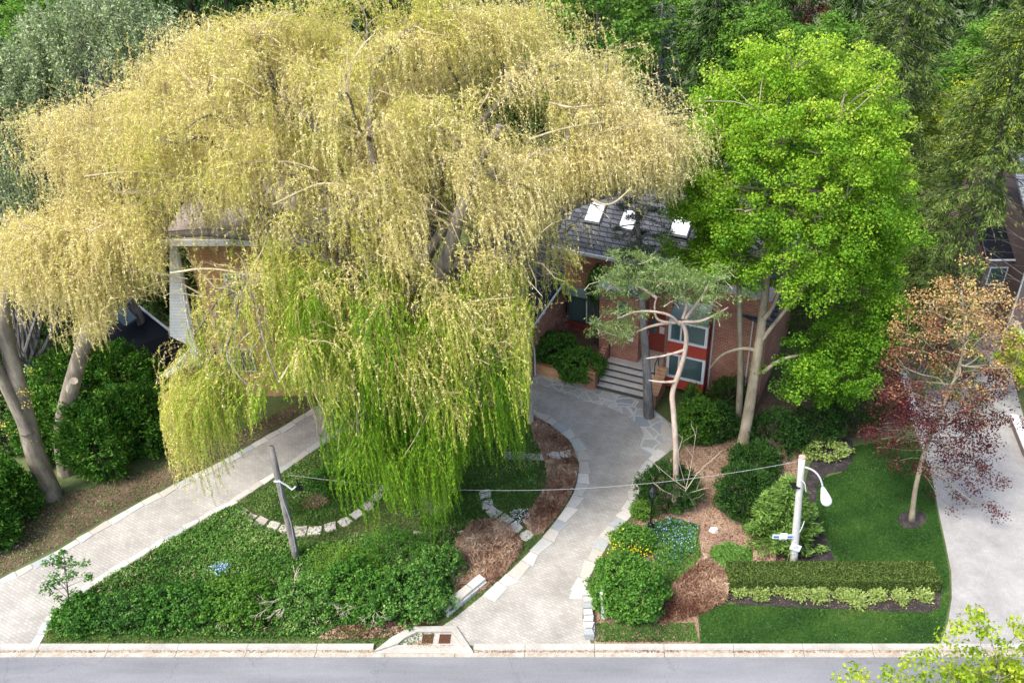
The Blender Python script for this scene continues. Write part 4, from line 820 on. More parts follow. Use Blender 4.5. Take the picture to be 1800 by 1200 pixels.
# trim the curtain hem
Pn = np.stack([X, Yc, Z], -1); ex, ey = pix(Pn.reshape(-1, 3)); ex = ex.reshape(n, K); ey = ey.reshape(n, K)
lim = np.interp(ex, HX, HY) + np.repeat(rng.normal(size=nf) * 16 - rng.exponential(1, nf) * np.where((np.interp(fx, HX, HY) > 780) & (fx > 540), 60, 25), NS)[:, None] + rng.normal(size=(n, 1)) * 16
ok = (ey < lim) & (Z > .12); ok = np.cumprod(ok, 1).astype(bool); cnt = ok.sum(1); sel = cnt >= 3
thin = np.zeros(n)   # gaps in the curtains where the photo looks through to roofs, walls and drive
for (x, y, a, b_, pr) in ((385, 540, 80, 125, .84), (345, 384, 85, 30, .55), (255, 590, 62, 75, .97), (970, 500, 42, 90, .93), (1090, 400, 110, 62, .96), (525, 765, 50, 45, .93), (440, 640, 70, 70, .72), (330, 620, 40, 60, .6), (316, 500, 24, 115, .93), (640, 860, 36, 40, .6), (700, 770, 26, 90, .5), (820, 800, 24, 80, .5), (905, 790, 40, 110, .5), (770, 660, 28, 70, .4), (930, 560, 22, 120, .4), (365, 404, 75, 12, .6), (400, 800, 50, 50, .45), (570, 700, 30, 50, .5), (600, 760, 55, 60, .5), (860, 670, 45, 40, .7), (680, 690, 40, 110, .45), (780, 400, 26, 90, .75), (640, 40, 26, 16, .8), (700, 130, 45, 20, .5), (900, 225, 60, 25, .6), (480, 340, 40, 40, .4), (620, 500, 30, 60, .4), (480, 850, 30, 40, .8)):
    for k in (3, 5, 7): thin = np.where(((ex[:, k] - x) / a) ** 2 + ((ey[:, k] - y) / b_) ** 2 < 1, np.maximum(thin, pr), thin)
sel &= (rng.random(n) > thin)
Pn = Pn[sel]; smax = (cnt[sel] - 1) / (K - 1); n = len(Pn); Lr = L[sel]; FCs = np.repeat(FC, NS)[sel]
ss = np.linspace(0, 1, K)[None] * smax[:, None] * (K - 1); i0 = np.minimum(ss.astype(int), K - 2); fr = (ss - i0)[..., None]
R_ = np.take_along_axis(Pn, i0[..., None].repeat(3, -1), 1) * (1 - fr) + np.take_along_axis(Pn, (i0 + 1)[..., None].repeat(3, -1), 1) * fr
V, Fc = ribbons(R_, .0048); mk('branchlets', V, Fc, M['l_strand'], wt, np.repeat(FCs + u(-.2, .2, n), K * 3))
parts = []
m = np.clip((Lr * smax * 19).astype(int) + 6, 7, 88); idx = np.repeat(np.arange(n), m); q = rng.random(len(idx)) ** .85 * (K - 1); i0 = np.minimum(q.astype(int), K - 2); f = (q - i0)[:, None]
a = R_[idx, i0]; b_ = R_[idx, i0 + 1]; C_ = a * (1 - f) + b_ * f + rnd(len(idx)) * .034; T = unit(b_ - a + 1e-6)
up_ = (FCs[idx] > .5).astype(float)[:, None]; D = T * (.95 - .3 * up_) + rnd(len(idx)) * (.55 + .45 * up_) + np.array([0, 0, -.25]); gl = np.where(FCs[idx] < .35, 1.2, 1.05)
V, Fc = leaves(C_ + T * .02, D, rnd(len(idx)), u(.065, .14, len(idx)) * gl, u(.017, .031, len(idx)) * gl, .15)
vl = FCs[idx] + np.repeat(u(-.14, .14, n), m) + u(-.17, .17, len(idx)); parts.append((V, Fc, np.repeat(vl, 4)))
V, Fc, v = merge(parts); mk('crown', V, Fc, M['l_willow'], wt, v); print('willow faces', len(Fc), 'strands', n, 'founts', nf)

# ------------------------------------------------------------------ maple, copper tree, pines
b0 = G(1303, 797); Ym = b0[1] + .8
cen = W(1386, 345, Ym + .6); topw = W(1386, 58, Ym + .6); rz = (topw[2] - cen[2]) * .98
ex = []
for (a, b_, Y, sx, sy, n_) in ((1390, 330, Ym, 180, 180, 90), (1500, 600, Ym - .3, 90, 95, 60), (1480, 680, Ym - 1.2, 85, 40, 26), (1290, 470, Ym - .5, 110, 40, 40), (1540, 430, Ym, 60, 110, 50), (1560, 560, Ym, 45, 80, 36), (1450, 640, Ym - .6, 100, 60, 40), (1200, 450, Ym, 30, 60, 9), (1235, 430, Ym + 1, 55, 50, 40), (1230, 340, Ym + .5, 50, 60, 20), (1430, 660, Ym - 1.5, 60, 50, 30), (1570, 380, Ym, 30, 90, 24)):
    q = rng.normal(size=(n_, 2)) * .45; ex += [W(a + x * sx, b_ + y * sy, Y + u(-1.4, 1.4)) for x, y in q]
HM = [(1200, 412, 26, 30)]
tr = [b0 - (0, 0, .2), W(1320, 700, b0[1] + .1), W(1335, 600, b0[1] + .3), W(1345, 520, Ym), W(1352, 430, Ym), W(1370, 320, Ym + .3), W(1385, 200, Ym + .5)]
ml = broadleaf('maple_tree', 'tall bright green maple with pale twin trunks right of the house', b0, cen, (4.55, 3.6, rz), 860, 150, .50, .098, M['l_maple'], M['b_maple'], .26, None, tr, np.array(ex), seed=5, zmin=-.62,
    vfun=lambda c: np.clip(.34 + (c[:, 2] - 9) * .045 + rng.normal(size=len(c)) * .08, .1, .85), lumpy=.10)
mb = MB(); st_ = [G(1297, 752) - (0, 0, .1), W(1303, 650, b0[1] + 1.3), W(1300, 560, b0[1] + 1.4), W(1298, 470, b0[1] + 1.6), W(1290, 380, b0[1] + 1.8)]
mb.tube(np.array(smoothpoly(st_, 2, False)), np.linspace(.17, .06, len(smoothpoly(st_, 2, False))), 8)
for pts in ([(1337, 600), (1372, 555), (1420, 500), (1440, 430)], [(1340, 655), (1375, 628), (1440, 620)], [(1330, 620), (1322, 613), (1300, 612), (1268, 622), (1245, 650)], [(1343, 560), (1360, 540), (1380, 480), (1400, 380)]):
    P = np.array(smoothpoly([W(x, y, b0[1] + .3) for x, y in pts], 2, False)); mb.tube(P, np.linspace(.11, .03, len(P)), 7)
mb.build('limb', M['b_maple'], ml, smooth=True)

rb = G(1603, 914); Yr = rb[1] + .2
cen = W(1665, 650, Yr)
tr = [rb - (0, 0, .1), W(1608, 860, rb[1]), W(1625, 790, Yr), W(1655, 720, Yr), W(1690, 640, Yr), W(1697, 570, Yr), W(1690, 510, Yr)]
ex = [W(1585 + x * 30, 730 + y * 35, Yr - .3 + u(-.6, .6)) for x, y in rng.normal(size=(16, 2))] + [W(1685 + x * 45, 560 + y * 45, Yr + u(-.8, .8)) for x, y in rng.normal(size=(40, 2))] + [W(1730 + x * 25, 780 + y * 25, Yr - .3 + u(-.5, .5)) for x, y in rng.normal(size=(12, 2))] + [W(a_ + x * 40, b_ + y * 28, Yr - .2 + u(-.7, .7)) for a_, b_ in ((1600, 780), (1690, 830), (1740, 740), (1640, 720), (1585, 720), (1590, 760), (1660, 790), (1720, 780), (1700, 860)) for x, y in rng.normal(size=(17, 2)).clip(-1.6, 1.6)]
broadleaf('copper_tree', 'slender copper leaved tree with golden top in a mulch ring', rb, cen, (2.55, 1.9, W(1665, 475, Yr)[2] - cen[2]), 270, 42, .42, .078, M['l_red'], M['b_maple'], .11, None, tr, np.array(ex), seed=9, zmin=-.8,
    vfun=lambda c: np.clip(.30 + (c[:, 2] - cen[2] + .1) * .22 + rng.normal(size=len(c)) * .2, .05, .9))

def needle_pads(centers, n, r, L, flat=.45):
    C_ = np.repeat(centers, n, 0) + rnd(len(centers) * n) * u(.1, 1, (len(centers) * n, 1)) * r * np.array([1, 1, flat]); D = rnd(len(C_)) + np.array([0, 0, .5])
    V, Fc = leaves(C_, D, rnd(len(C_)), L * u(.7, 1.3, len(C_)), .028, .1); return V, Fc, np.repeat(u(0, 1, len(C_)), 4)
# crooked pink pine
b0 = G(1187, 888); Yp = b0[1] + .6; t = thing('crooked_pine', 'crooked pink barked pine with sparse grey green needles before the house', 'tree', b0)
pts = [b0 - (0, 0, .1), W(1189, 800, b0[1]), W(1184, 720, b0[1] + .3), W(1180, 690, Yp), W(1196, 650, Yp), W(1206, 610, Yp), W(1207, 585, Yp), W(1198, 565, Yp)]
P = np.array(smoothpoly(pts, 2, False)); mb = MB(); mb.tube(P, np.linspace(.125, .075, len(P)), 10)
limbs = [[(1198, 566), (1170, 567), (1152, 560), (1150, 535), (1155, 522)], [(1198, 566), (1150, 570), (1115, 585), (1080, 590)], [(1200, 565), (1230, 566), (1260, 552), (1280, 540)], [(1195, 570), (1175, 550), (1120, 545), (1085, 560)], [(1204, 615), (1170, 625), (1135, 630)], [(1190, 670), (1165, 672), (1140, 668)], [(1200, 560), (1210, 530), (1180, 500), (1120, 490)], [(1205, 560), (1235, 520), (1245, 500)], [(1155, 524), (1120, 500), (1080, 490)]]
tips = []
for l in limbs:
    yy = Yp + u(-.3, .3); Q = np.array(smoothpoly([W(x, y, Yp if i == 0 else yy) for i, (x, y) in enumerate(l)], 2, False)); mb.tube(Q, np.linspace(.07, .02, len(Q)), 6)
mb.build('trunk', M['b_pink'], t, smooth=True)
pc = [W(a + x * sx, b_ + y * sy, Yp + u(-.9, .9)) for a, b_, sx, sy, k in ((1150, 490, 62, 24, 84), (1225, 500, 38, 22, 24), (1110, 465, 46, 20, 22), (1090, 490, 25, 12, 22), (1080, 575, 28, 20, 34), (1230, 520, 30, 18, 22), (1200, 480, 40, 14, 22), (1100, 550, 25, 12, 12), (1245, 560, 18, 14, 9)) for x, y in rng.normal(size=(k, 2)) * .75]
mb = MB(); pc = np.array(pc)
for q in pc[::3]: mb.tube(curve(q + (u(-.6, .6), u(-.3, .3), -.35), q, n=4), [.016, .012, .009, .006], 3)
mb.build('twigs', M['b_dry'], t)
V, Fc, v = needle_pads(pc, 54, .36, .14); mk('crown', V, Fc, M['l_pine'], t, v)
# straight grey conifer in the flagstones
b0 = G(1141, 732); t = thing('grey_pine', 'straight grey trunked conifer rising from the flagstones beside the steps', 'tree', b0)
tp = W(1118, 330, b0[1] + 1.2); mb = MB(); mb.tube([b0 - (0, 0, .1), W(1137, 650, b0[1]), W(1130, 560, b0[1] + .2), W(1124, 450, b0[1] + .6), tp], [.27, .20, .17, .13, .06], 10)
pc = []
for k in range(46):
    f = u(.55, 1); p0 = b0 + (tp - b0) * f; an = u(0, 6.28); ln = u(.6, 2.6) * (1.15 - f * .5); q = p0 + (math.cos(an) * ln, math.sin(an) * ln, u(-.5, .1)); mb.tube(curve(p0, q, n=5), np.linspace(.04, .012, 5), 4)
    pc += [p0 + (q - p0) * x + (u(-.2, .2), u(-.2, .2), 0) for x in (.45, .65, .85, 1)]
mb.build('trunk', M['b_grey'], t, smooth=True); V, Fc, v = needle_pads(np.array(pc), 90, .34, .10); mk('crown', V, Fc, M['l_blue'], t, v)

# ------------------------------------------------------------------ spruces and background wood
conifer('spruce_tree', 'massive drooping spruce between the maple and the taupe house', W(1690, 480, 36) * (1, 1, 0), 20, 5.6, M['l_spruce'], M['b_dark'], 330, None, .06, 110, .34, .19, .042, .45, .32, power=.7)
conifer('spruce_tree', 'second drooping spruce just behind the top of the maple', W(1540, 300, 41) * (1, 1, 0), 21, 5.2, M['l_spruce'], M['b_dark'], 290, None, .06, 90, .34, .20, .045, .45, .3, power=.7)
conifer('spruce_tree', 'slim blue grey spruce right of the willow top', W(1150, 300, 46) * (1, 1, 0), 18.2, 2.7, M['l_blue'], M['b_grey'], 170, None, .1, 32, .25, .24, .05, .3, .2)
g1 = 'dark evergreens behind the house'
dk = conifer('evergreen_tree', 'tall dark evergreen between the blue grey spruce and the maple top', W(1245, 200, 52) * (1, 1, 0), 20, 4.6, M['l_dark'], M['b_dark'], 210, g1, .04, 46, .38, .36, .08, .6, .3)
for (a, Y, s_, lab) in ((1340, 56, 1.0, 'dark evergreen directly above the maple crown'), (1130, 60, 1.0, 'dark evergreen behind the blue grey spruce'), (1480, 60, 1.02, 'far dark evergreen behind the second spruce'), (330, 46, .86, 'dark evergreen behind the upper left of the willow'), (200, 52, .95, 'dark evergreen behind the grey green tree'), (440, 52, .98, 'dark evergreen behind the top of the willow'), (0, 50, .95, 'dark evergreen in the top left corner'), (1700, 62, 1.0, 'far dark evergreen behind the massive spruce'), (1000, 62, 1.05, 'dark evergreen behind the right shoulder of the willow'), (700, 56, 1.1, 'dark evergreen hidden behind the middle of the willow'), (-120, 40, .8, 'dark evergreen beyond the left edge trees'), (1860, 50, .9, 'dark evergreen above the taupe house roof'), (300, 62, 1.15, 'far dark evergreen showing above the gap left of the willow top'), (380, 68, 1.3, 'tallest far evergreen left of the willow top'), (560, 64, 1.25, 'far dark evergreen behind the left of the willow top'), (850, 66, 1.3, 'far dark evergreen behind the right of the willow top'), (130, 66, 1.25, 'far evergreen behind the grey green trees'), (940, 72, 1.4, 'farthest evergreen at the top edge right of the willow'), (1080, 72, 1.35, 'farthest evergreen at the top edge over the light green tree'), (1280, 72, 1.35, 'farthest evergreen at the top edge over the maple'), (1400, 70, 1.3, 'farthest evergreen at the top edge by the purple tree'), (1600, 72, 1.35, 'farthest evergreen at the top edge over the spruces'), (1800, 72, 1.4, 'farthest evergreen in the top right corner'), (460, 76, 1.5, 'farthest evergreen at the top edge left of centre'), (230, 78, 1.5, 'farthest evergreen over the grey green trees'), (30, 74, 1.4, 'farthest evergreen in the top left corner'), (690, 78, 1.5, 'farthest evergreen at the top edge above the willow'), (-330, 34, .8, 'dark evergreen beyond the left edge by the low house'), (-480, 42, 1.0, 'tall dark evergreen far beyond the left edge'), (-650, 34, .9, 'dark evergreen farthest left by the road'), (-300, 52, 1.1, 'tall dark evergreen behind the left edge trees'), (-850, 46, 1.1, 'tall dark evergreen at the far left of the wood'), (265, 43, .42, 'small dark evergreen behind the low dark roofed building'), (215, 42, .36, 'small dark evergreen beyond the left end of the dark roof'), (150, 41, .42, 'small dark evergreen behind the lopped trunk')):
    copytree(dk, W(a, 200, Y) * (1, 1, 0), u(0, 6), s_, lab)
def bl(name, lab, px, py, Y, r, ncl, nper, L, mat, seed, ztop=None, bark='b_dark', sp=.6, grp=None, vb=.5):
    c = W(px, py, Y); return broadleaf(name, lab, (c[0], Y, 0), c, r, ncl, nper, sp, L, M[mat], M[bark], .22, grp, seed=seed, zmin=-.7, vb=vb)
gt = bl('leafy_tree', 'light green leafy tree behind the right shoulder of the willow', 1050, 70, 44, (3.4, 2.6, 4.4), 220, 70, .17, 'l_light', 31)
gt['group'] = 'light green trees of the wood behind'
for (a, b_, Y, sc, lab) in ((1340, 20, 50, .9, 'light green tree peeping over the maple crown'), (1470, 40, 47, .8, 'light green tree between the maple top and the spruces'), (1770, 40, 50, 1.1, 'light green tree in the top right corner'), (1160, -10, 60, 1.1, 'light green tree far behind the blue grey spruce'), (60, 20, 58, 1.1, 'light green tree far behind the top left corner')):
    c = W(a, b_, Y); s0 = c[2] / gt.children[0].parent.location[2] if False else c[2] / 18.0; copytree(gt, (c[0], Y, 0), u(0, 6), (sc, sc, max(.75, s0)), lab)
bl('leafy_tree', 'golden green shrubby tree showing through the spruce at right', 1700, 230, 41.5, (3.0, 1.8, 2.6), 90, 60, .14, 'l_gold', 33)
bl('leafy_tree', 'golden green tree above the taupe house at the right edge', 1795, 170, 44, (2.6, 2.0, 4.5), 150, 60, .15, 'l_gold', 37, vb=.3)
bl('purple_tree', 'dark purple leaved tree at the top edge above the maple', 1400, 0, 62, (2.6, 2, 2.6), 60, 60, .16, 'l_red', 38, vb=.15)
# grey green trees at upper left
def vase(name, lab, base, px, py, Y, r, seed, n=260, mat='l_grey', nper=40, L=.11, fx=.3):
    """ascending shoots set with small leaves"""
    c = W(px, py, Y); t = thing(name, lab, 'tree', base); mb = MB(); rr = np.random.default_rng(seed)
    b = np.array(base, float); fork = b + (0, 0, c[2] * .30); mb.tube([b - (0, 0, .1), b + (0.1, 0, c[2] * .15), fork], [.26, .2, .17], 8); Cs = []; Ds = []; vs = []
    for i in range(n):
        d = unit(rr.normal(size=3)); d[2] = abs(d[2]) * 1.0 - .25; q = c + d * r * rr.uniform(.45, 1) ** .5; p0 = fork * .6 + q * .4 + rr.normal(size=3) * .4
        p0[2] = min(p0[2], q[2] - .8); dr = unit(np.array([(q - c)[0] * .30 + fx * .5, (q - c)[1] * .25, 1.0 * r[2]])); ln = rr.uniform(.9, 2.0)
        C_ = np.stack([q - dr * ln * .5 + dr * ln * s for s in np.linspace(0, 1, 5)]) + rr.normal(size=(5, 3)) * .05; mb.tube(C_, np.linspace(.02, .006, 5), 3)
        if i % 7 == 0: mb.tube(curve(fork, C_[0], n=6, up=-.08), np.linspace(.09, .025, 6), 5)
        elif i % 2 == 0: mb.tube(curve(fork * .5 + C_[0] * .5, C_[0], n=4), np.linspace(.03, .015, 4), 3)
        s = rr.random(nper); x = np.stack([np.interp(s, np.linspace(0, 1, 5), C_[:, k]) for k in range(3)], 1) + rr.normal(size=(nper, 3)) * .08
        Cs.append(x); Ds.append(unit(rr.normal(size=(nper, 3))) + dr * .7); vs.append(rr.uniform(.2, .6) + rr.uniform(-.25, .4, nper))
    C_ = np.concatenate(Cs); V, Fc = leaves(C_, np.concatenate(Ds), rnd(len(C_)), L * u(.7, 1.3, len(C_)), L * .5, .1)
    mb.build('trunk', M['b_grey'], t); mk('crown', V, Fc, M[mat], t, np.repeat(np.concatenate(vs), 4)); return t
vase('silver_tree', 'grey green tree of upright silvery shoots behind the willow at upper left', W(190, 400, 37) * (1, 1, 0), 190, 110, 37, np.array([3.8, 2.6, 3.8]), 41, 620, nper=70, L=.13)
vase('silver_tree', 'pale grey green tree at the left edge beside the willow', W(30, 400, 35) * (1, 1, 0), 20, 230, 35, np.array([3.2, 2.4, 4.6]), 42, 560, nper=70, L=.13)
vase('silver_tree', 'darker grey green tree at the left edge below the pale one', W(-10, 500, 32) * (1, 1, 0), 20, 390, 32, np.array([2.4, 1.8, 3.0]), 43, 260, nper=60, L=.11)
# trunks at left
b0 = G(92, 872); t = thing('forked_tree', 'old grey forked tree rising at the left edge above the cedar hedge', 'tree', b0)
mb = MB(); P = [b0 - (0, 0, .1), W(62, 800, b0[1]), W(45, 735, b0[1] + .2), W(30, 670, b0[1] + .3), W(12, 600, b0[1] + .5), W(5, 540, b0[1] + .5), W(25, 480, b0[1] + .6), W(28, 410, b0[1] + .8)]
P = np.array(smoothpoly(P, 2, False)); mb.tube(P, np.linspace(.42, .13, len(P)), 12)
P = np.array(smoothpoly([W(50, 760, b0[1]), W(22, 700, b0[1]), W(-10, 640, b0[1]), W(-40, 560, b0[1])], 2, False)); mb.tube(P, np.linspace(.28, .16, len(P)), 10); mb.build('trunk', M['b_left'], t, smooth=True)
cc = np.array([W(x, y, b0[1] + u(-.5, .8)) for x, y in zip(u(-30, 60, 36), u(640, 780, 36))]); V, Fc, v = clusters(cc, 14, .25, .07, .05, .5, vbase=.9); mk('crown', V, Fc, M['l_gold'], t, v)
b0 = G(118, 830); t = thing('lopped_tree', 'thick lopped grey trunk with a sawn stub leaning into the willow', 'tree', b0 + (0, 0, 0))
P = np.array(smoothpoly([b0 - (0, 0, .1), W(108, 755, b0[1] + .2), W(125, 680, b0[1] + .5), W(145, 610, b0[1] + .7), W(165, 545, b0[1] + .8), W(180, 480, b0[1] + 1.0)], 2, False)); mb = MB(); mb.tube(P, np.linspace(.40, .22, len(P)), 12)
mb.build('trunk', M['b_left'], t, smooth=True); mb = MB(); mb.tube([W(125, 685, b0[1] + .35), W(128, 676, b0[1] - .0), W(130, 669, b0[1] - .35)], [.2, .17, .15], 10); mb.build('stub', M['b_dry'], t)

# ------------------------------------------------------------------ cedar hedge and shrubs at left
gC = 'cedars along the left side of the driveway'
for i, (px, py, rx, rz_, lab) in enumerate(((250, 790, 1.6, 1.9, 'cedar bush nearest the tan brick wall'), (185, 830, 1.6, 2.1, 'cedar bush right of the lopped trunk'), (110, 800, 1.5, 2.0, 'cedar bush behind the lopped trunk'), (150, 740, 1.8, 2.3, 'tall cedar bush below the shed roof'), (240, 720, 1.7, 2.2, 'cedar bush behind, under the dark roof'), (285, 765, 1.1, 1.6, 'small cedar bush at the right end of the cedars'))):
    shrub('cedar_bush', lab, G(px, py), (rx, 1.2, rz_), 12500, .17, M['l_cedar'], gC, 50 + i, Wd=.07, spray=.35, lumpy=.2, nper=22, spread=.26)
for i, (px, py, lab) in enumerate(((-10, 955, 'bright rounded cedar at the left edge by the driveway'), (30, 905, 'rounded cedar just behind the one at the left edge'))):
    shrub('round_cedar', lab, G(px, py), (1.15, 1.0, 1.7), 11000, .17, M['l_cedarB'] if 0 else M['l_cedar'], 'rounded cedars at the left edge', 60 + i, Wd=.08, spray=.4, lumpy=.12, nper=22, spread=.24)
shrub('understorey_shrub', 'dark shrub at the left edge behind the forked tree', G(20, 780), (1.6, 1.3, 1.6), 7000, .12, M['l_dark'], None, 65)
shrub('understorey_shrub', 'dark shrub in front of the low dark roofed building', G(90, 690), (2.2, 1.3, 2.8), 9000, .16, M['l_yew'], None, 66, Wd=.06, spray=.3)
# young tree at left driveway corner
b0 = G(120, 1075); t = thing('young_tree', 'young leafy sapling leaning over the left driveway corner', 'tree', b0); cc = np.array([W(118 + x * 42, 1010 + y * 42, b0[1] + u(-.5, .5)) for x, y in zip(u(-1, 1, 34), u(-1, 1, 34)) if x * x + y * y < 1.1])
mb = MB(); grow(mb, [b0 - (0, 0, .1), W(120, 1045, b0[1]), W(116, 1010, b0[1]), W(112, 975, b0[1])], .03, .012, [(cc, .014, .005, .05, 5)], 5); mb.build('trunk', M['b_dark'], t)
V, Fc, v = clusters(cc, 34, .24, .10, .07, .8, vbase=.4); mk('crown', V, Fc, M['l_bush'], t, v)

# ------------------------------------------------------------------ island planting
PIS = PIN
lower = [tuple(G(*p)[:2]) for p in [(420, 885), (330, 934), (240, 988), (150, 1042), (95, 1090), (80, 1118), (560, 1120), (600, 1100), (770, 1092), (800, 1075), (790, 1020), (815, 935), (740, 940), (620, 945), (560, 965), (450, 925)]]
cover('ground_cover', lower, 62000, M['l_cover'], .34, .085, 'lush green ground cover over the front of the island', upd=.5, vb=.45)
mid = [tuple(G(*p)[:2]) for p in [(430, 885), (500, 832), (570, 784), (640, 748), (700, 724), (780, 714), (860, 718), (925, 735), (950, 800), (940, 880), (905, 905), (860, 930), (760, 935), (680, 880), (630, 905), (560, 925), (490, 918)]]
cover('ground_cover', mid, 42000, M['l_cover'], .14, .07, 'thin green ground cover under the willow', vb=.5)
cover('rough_grass', PIN, 60000, M['l_grass'], .09, .09, 'rough grass and weeds all over the island', keepout=[PBL, PBR], Wd=.03, vb=.62, upd=.9)
cover('dry_twigs', lower, 2600, M['l_dry'], .50, .16, 'dry twigs and stalks poking through the front planting', Wd=.02, vb=.6, hn=1.2)
cover('grass', [tuple(G(*p)[:2]) for p in [(80, 1112), (80, 1128), (700, 1120), (770, 1098), (600, 1096)]], 9000, M['l_grass'], .09, .08, 'rough grass strip along the kerb left of the storm drain', Wd=.02, vb=.5)
cover('dead_leaves', [tuple(G(*p)[:2]) for p in [(560, 1110), (640, 1090), (775, 1094), (730, 1104), (680, 1122), (560, 1124)]], 2600, M['l_dry'], .08, .08, 'dead brown leaves behind the storm drain', vb=.4)
cover('dead_stalks', PBL, 9000, M['l_dry'], .45, .24, 'bed of dead brown stalks by the low wall', Wd=.03, vb=.5, hn=1.6)
cover('dead_stalks', PBR, 11000, M['l_dry'], .24, .18, 'bed of dead brown stalks along the driveway bend', Wd=.035, vb=.48, hn=1.6)
cover('dead_stalks', [tuple(G(*p)[:2]) for p in [(530, 880), (560, 868), (580, 882), (560, 896), (536, 895)]], 700, M['l_dry'], .12, .14, 'clump of brown stalks in the island ground cover', Wd=.03, vb=.4)
cover('snowdrops', [tuple(G(*p)[:2]) for p in [(895, 900), (930, 898), (935, 920), (905, 925)]], 260, M['l_whi'], .22, .06, 'small white flowers beside the square stepping stones', cat='flowers')
cover('verge_weeds', PGR, 9000, M['l_cover'], .07, .06, 'sparse weeds in the soil below the cedars', vb=.5, Wd=.04)
cover('fallen_leaves', PGR, 3500, M['l_dry'], .03, .07, 'fallen leaves on the soil strip left of the driveway', vb=.3)
gB = 'leafy bushes along the front of the island'
for i, (px, py, rx, ry, rz_, lab) in enumerate(((330, 1080, 1.5, .9, .75, 'low dark green bush left of the middle of the front edge'), (240, 1085, 1.3, .8, .7, 'low dark green bush third from the left driveway'), (150, 1095, 1.1, .7, .6, 'low bush nearest the left driveway corner'), (430, 1075, 1.4, .9, .75, 'low bush left of the dry fallen branch'), (540, 1075, 1.3, .9, .8, 'low bush around the dry fallen branch'), (640, 1060, 1.5, 1.1, 1.0, 'bushy green shrub right of the dry fallen branch'), (730, 1065, 1.3, 1.1, 1.0, 'dense green shrub beside the low two course wall'), (700, 1000, 1.6, 1.2, 1.0, 'dense green shrub behind, nearest the willow curtain'), (610, 1010, 1.2, .9, .7, 'rounded shrub right of the leaning pole base'), (770, 1015, .9, .8, .8, 'shrub left of the dead stalk bed'))):
    shrub('leafy_bush', lab, G(px, py), (rx, ry, rz_), int(5600 * rx), float(u(.055, .10)), M[('l_bush', 'l_cover', 'l_bush', 'l_light', 'l_cover')[i % 5]], gB, 70 + i, lumpy=.32, nper=12, spread=.17, vb=float(u(.22, .62)))
shrub('low_bush', 'small bright green bush on the island near the leaning pole', G(590, 855), (1.0, .7, .5), 5000, .075, M['l_bush'], None, 84)
for (px, py, n_, mt, lab, nm) in ((392, 1012, 90, 'l_bluef', 'patch of pale blue flowers in the island ground cover', 'blue_flowers'), (330, 1050, 30, 'l_purp', 'few purple flowers in the island ground cover', 'purple_flowers')):
    c = G(px, py); P = np.array([[c[0] + x * .35, c[1] + y * .3, .42 + u(0, .1)] for x, y in rng.normal(size=(n_, 2)) * .6]); V, Fc = leaves(P, rnd(n_), rnd(n_) + np.array([0, 0, 2]), .07, .06); tag(mk(nm, V, Fc, M[mt], None, u(.3, 1, n_ * 4)), lab, 'flowers', None, 'stuff')
c = G(520, 1075); mb = MB(); c = c + (0, 0, .85)
def dead(mb, p, d, L_, r, k):
    q = p + unit(d) * L_; mb.tube(curve(p, q, n=4, wob=.08), np.linspace(r, r * .6, 4), 4)
    if k: [dead(mb, p + (q - p) * u(.5, 1), unit(d) + rnd(1)[0] * .75 * np.array([1, 1, .4]), L_ * u(.5, .8), r * .6, k - 1) for _ in range(3)]
dead(mb, c, np.array([-.9, -.5, .1]), .65, .03, 3); dead(mb, c, np.array([-.2, -1, .1]), .5, .03, 3); dead(mb, c, np.array([0, .9, .25]), .6, .03, 2)
mk('dry_branch', mb.V, mb.F, M['b_dry'], None, origin=tuple(c)); tag(bpy.data.objects['dry_branch'], 'bleached dry branch lying on the front bushes', 'branch')
c = G(655, 1085) + (0, 0, .8); mb = MB(); dead(mb, c, np.array([.4, -.7, .1]), .6, .022, 3); dead(mb, c, np.array([-.9, -.3, .1]), .7, .022, 3)
mk('dry_branch', mb.V, mb.F, M['b_dry'], None, origin=tuple(c)); tag(bpy.data.objects['dry_branch.001'], 'fine grey dry twigs on the bushes right of the bleached branch', 'branch')

# ------------------------------------------------------------------ planting between the drive and the lawn
shrub('clipped_yew', 'dark rounded yew behind the lantern at the driveway edge', G(1172, 885), (1.45, 1.0, 1.15), 15000, .10, M['l_yew'], None, 90, Wd=.035, spray=.3, lumpy=.16, nper=24, spread=.16)
shrub('yew_bush', 'dark yew left of the bright feathery cedar', G(1305, 895), (1.2, 1.0, 1.3), 12000, .14, M['l_yew'], None, 91, Wd=.04, spray=.4, lumpy=.2, nper=20, spread=.2)
conifer('feathery_cedar', 'bright green feathery cedar left of the street lamp', G(1372, 945), 3.1, 1.6, M['l_cedarB'], M['b_dark'], 150, None, .02, 34, .05, .18, .05, -.15, .06, power=.75, cat='tree')
gU = 'dark shrubs below the maple'
for i, (px, py, rx, rz_, mt, lab) in enumerate(((1250, 765, 1.3, 1.0, 'l_yew', 'dark shrub left of the maple trunk'), (1355, 790, 1.5, 1.2, 'l_yew', 'dark spreading shrub right of the maple trunk'), (1325, 835, 1.1, .9, 'l_yew', 'dark shrub below the maple trunk foot'), (1420, 775, 1.5, 1.0, 'l_yew', 'dark shrub above the back mulch bed'), (1500, 745, 1.6, 1.1, 'l_dark', 'dark low shrub at the shaded back of the lawn'), (1280, 720, 1.2, 1.0, 'l_dark', 'dark shrub against the brick wall'))):
    shrub('shade_shrub', lab, G(px, py), (rx, 1.0, rz_), 7500, .12, M[mt], gU, 95 + i, Wd=.045, spray=.3, nper=18, spread=.2)
shrub('bright_shrub', 'bright green upright shrub right of the crooked pine', G(1222, 770), (.95, .8, 1.3), 6500, .10, M['l_light'], None, 103, lumpy=.25, nper=14, spread=.2, vb=.35)
shrub('creeper', 'green leafy climber in front of the bay window', G(1216, 722), (.55, .4, .9), 1500, .09, M['l_bush'], None, 104)
